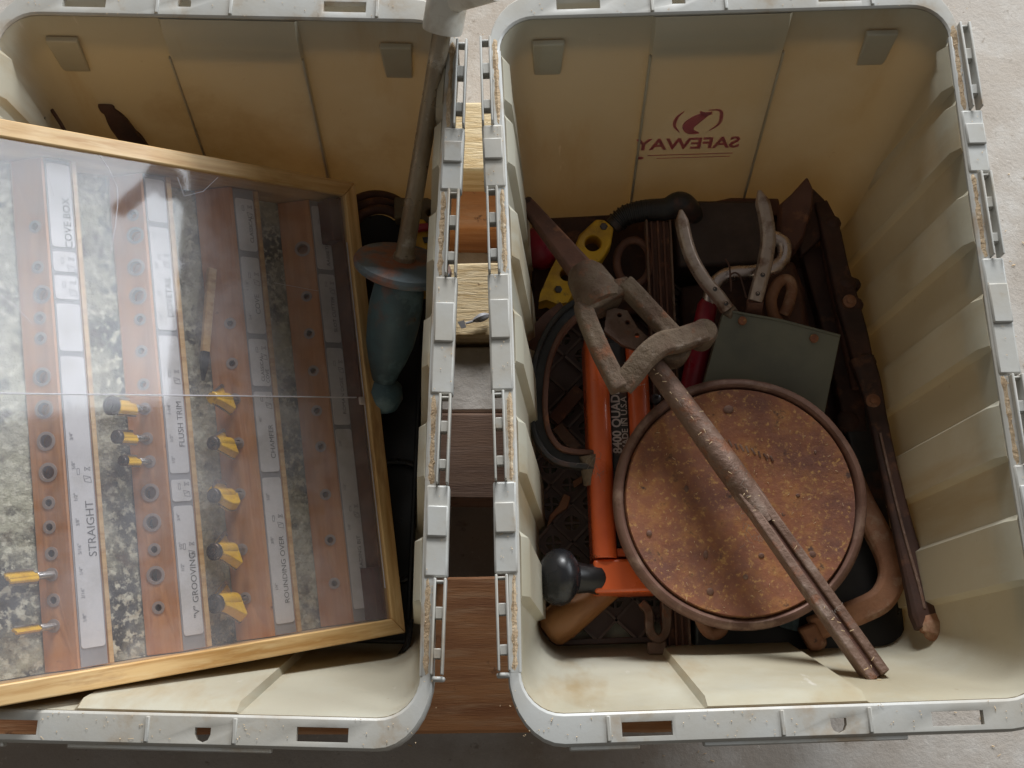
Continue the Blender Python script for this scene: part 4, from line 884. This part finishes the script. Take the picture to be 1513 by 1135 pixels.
for k in range(12):
    a = random.uniform(0, 6.28); r = random.uniform(.02, .095); q = random.uniform(.0015, .004); z = .0025+.0042*(r/.1)**2
    mb.lathe([(.0003, .0008), (q*.6, .0009), (q, .0002), (q, -.001)], 9, Matrix.Translation((r*math.cos(a), r*math.sin(a), z)) @ Matrix.Scale(random.uniform(.6, 1.3), 4, (1, 0, 0)))
obj('rust_blister', mb, 'rust_rim', ld, smooth=True, kind='stuff')
# ------------------------------------------------------------------ long rusty screw tool with yoke, lying over everything
tb = V(1000, 570, .13); tl = thing('yoke_screw_tool', 'long rusty iron tool with open yoke and slotted bar lying across the heap', 'iron tool', loc=tb)
def tp(name, mb, mt, **k): return obj(name, mb, mt, tl, **k)
e0, h0 = V(777, 301, .115), V(868, 412, .148)
tp('upper_shank', Rel(tb).sweep([e0, e0.lerp(h0, .03), e0.lerp(h0, .45), h0], rect(.0085, .007, .002), scales=[.7, .9, 1.15, 1.5]), 'dark_rust2', bevel=.001)
tp('end_grit', Rel(tb).sweep([e0-(h0-e0)*.02, e0+(h0-e0)*.05], rect(.0075, .0065, .003)), 'dark_rust', bevel=.001)
h1 = V(888, 446, .155)
hd = (h1-h0).normalized()
tp('hub', Rel(tb).tube([h0-hd*.012, h0-hd*.004, h0.lerp(h1, .5), h1, h1+hd*.006], .0205, 24, scales=[.72, .95, 1.08, 1.18, .95]), 'cast', smooth=True)
YZ = .158
def arm(pts, sect, mt='cast', sc_=None, n=5):
    P = spline([V(*q) for q in pts], n); return tp('yoke_arm', Rel(tb).sweep(P, sect, scales=sc_), mt, bevel=.0018, seg=3)
RS = rect(.0088, .0108, .0030)
arm([(861, 448, YZ), (866, 468, YZ), (886, 516, YZ+.004), (908, 560, YZ+.006), (916, 576, YZ+.006)], RS)
arm([(858, 456, YZ-.001), (880, 444, YZ), (908, 430, YZ), (930, 424, YZ+.001)], RS)
arm([(922, 420, YZ+.0015), (938, 436, YZ+.002), (964, 464, YZ+.004), (988, 490, YZ+.006), (1002, 504, YZ+.006)], RS)
P = spline([V(918, 570, YZ+.008), V(934, 552, YZ+.012), V(955, 526, YZ+.018), V(978, 508, YZ+.019), V(1003, 502, YZ+.014), V(1022, 496, YZ+.008), V(1040, 490, YZ+.004)], 6)
tp('cross_arm', Rel(tb).sweep(P, [(-.0110, -.008), (.0110, -.008), (.0110, .004), (.0085, .0068), (-.0085, .0068), (-.0110, .004)]), 'cast', bevel=.0008)
tp('yoke_foot', Rel(tb).loops([[V(x, y, YZ-.016) for x, y in [(902, 560), (930, 548), (952, 556), (938, 578), (916, 582)]], [V(x, y, YZ+.010) for x, y in [(905, 556), (930, 545), (948, 552), (936, 572), (917, 577)]]]), 'cast', bevel=.003)
tp('boss', Rel(tb).lathe([(.0125, -.022), (.013, .002), (.011, .007), (.0005, .008)], 20, Matrix.Translation(V(1040, 491, YZ+.002))), 'cast', smooth=True)
tp('boss', Rel(tb).lathe([(.017, -.020), (.0175, .0), (.015, .005), (.0005, .006)], 20, Matrix.Translation(V(995, 512, YZ-.004))), 'cast', smooth=True)
pl_ = tp('perforated_link', Rel(tb).prism([V(x, y, YZ-.014) for x, y in [(896, 462), (908, 458), (926, 462), (942, 488), (956, 500), (940, 520), (918, 512), (892, 492)]], (0, 0, .006)), 'iron', bevel=.001)
cut(pl_, [MB().lathe([(.0024, -.03), (.0024, .03)], 12, Matrix.Translation(V(x, y, YZ-.011)-tb)) for x, y in ((915, 467), (927, 478), (941, 497))])
t0, t1, t2 = V(958, 528, .150), V(1128, 762, .172), V(1297, 1002, .205)
bd = (t1-t0).normalized()
tp('tube', Rel(tb).tube([t0, t0.lerp(t1, .12), t0.lerp(t1, .45), t0.lerp(t1, .7), t0.lerp(t1, .93), t1.lerp(t2, .05)], .0120, 24, scales=[.80, .86, .98, 1.04, 1.02, .88]), 'iron', smooth=True)
sd = bd.cross(UP).normalized()
a, b = t0.lerp(t1, .86), t2
for s in (-1, 1):
    o_ = sd*(.0061*s)
    tp('slotted_bar', Rel(tb).sweep([a+o_*.9, a.lerp(b, .5)+o_, b+o_], rect(.0041, .0095, .0010)), 'iron', bevel=.0008)
tp('slot_bottom', Rel(tb).sweep([a-UP*.001, b-UP*.001-bd*.0006], rect(.0026, .0070)), 'dark_rust2')
# ------------------------------------------------------------------ sawdust, shavings and cobwebs
def sliver(mb, p, n, L_, w_):
    n = n.normalized(); a = random.uniform(0, 6.28); t = n.orthogonal(); t.rotate(Matrix.Rotation(a, 3, n)); s = n.cross(t)
    c = p+n*.0004; bend = n*random.uniform(.0, .0008)
    mb.loops([[c-t*L_/2+s*w_/2, c-t*L_/2-s*w_/2, c-t*L_/2+n*w_*.4], [c+bend+s*w_/2, c+bend-s*w_/2, c+bend+n*w_*.4], [c+t*L_/2+s*w_/2, c+t*L_/2-s*w_/2, c+t*L_/2+n*w_*.4]])
sd_ = MB()
for TMx in (TR, TL):
    for k in range(300):
        if random.random() < .55:
            s = random.choice((-1, 1)); y = random.uniform(-HL, HL); x = s*(HW+bow(y)+random.uniform(.0015, .019)); z = RH+.0028 if abs(x) > HW+bow(y)+.0008 else RH+.001
            if any(a-.001 < y < b+.001 for a, b in KN): x = s*(HW+bow(y)+random.uniform(.002, .008)); z = RH+.0012
        else:
            s = random.choice((-1, -1, 1)); x = random.uniform(-HW, HW); y = s*(HL+random.uniform(.0, .02)); z = RH+.0011
            if any(abs(x-cx*(1 if s < 0 else -1)) < .022 for cx in (-.106, .128, .038)): continue
        big = random.random() < .04
        sliver(sd_, TMx @ Vector((x, y, z)), UP, random.uniform(.0005, .0012)*(3.0 if big else 1), random.uniform(.0002, .00045))
for k in range(110):
    a = random.uniform(0, 6.28); r = .106*math.sqrt(random.random()); p = Vector((r*math.cos(a), r*math.sin(a), .0028+.0042*(r/.1)**2))
    sliver(sd_, LM @ p, UP, random.uniform(.0006, .0026), random.uniform(.00018, .00035))
for k in range(600):
    x, y = random.uniform(-.5, .75), random.uniform(-.09, .75)
    if -.48 < x < .42 and y > .03: continue
    sliver(sd_, Vector((x, y, GZ+.0006)), UP, random.uniform(.001, .004), random.uniform(.0004, .0012))
for k in range(36):
    t = random.random(); p = t0.lerp(t2, t)+sd*random.uniform(-.008, .008); sliver(sd_, p+UP*.0125, UP, random.uniform(.001, .003), .0004)
o = obj('sawdust', sd_, 'sliver', fix=False, kind='stuff'); o['label'] = 'pale sawdust slivers scattered over rims, lid and floor'; o['category'] = 'sawdust'
fb_ = MB()
def fuzz(c, n, sp, L_):
    for k in range(n):
        p = c+Vector([random.gauss(0, sp) for _ in range(3)])*1; p.z = c.z+abs(random.gauss(0, sp*.3)); q = p+Vector([random.gauss(0, L_) for _ in range(3)])*.7; r_ = q+Vector([random.gauss(0, L_) for _ in range(3)])*.7
        r_.z = max(r_.z, c.z); q.z = max(q.z, c.z)
        fb_.tube(spline([p, q, r_], 3), .00013, 4)
fuzz(t0.lerp(t1, .33)+UP*.0125, 6, .004, .005); fuzz(t0.lerp(t1, .78)+UP*.0135, 8, .006, .005); fuzz(V(1108, 785, .140), 20, .007, .005); fuzz(V(878, 695, .098), 22, .005, .006); fuzz(V(945, 566, .165), 8, .006, .004); fuzz(t1.lerp(t2, .62)+UP*.011, 6, .003, .004); fuzz(V(1196, 852, .180), 6, .003, .005)
o = obj('cobweb', fb_, 'fibre', fix=False, kind='stuff'); o['label'] = 'grey cobweb fibres clinging to the rusty tools'; o['category'] = 'cobweb'
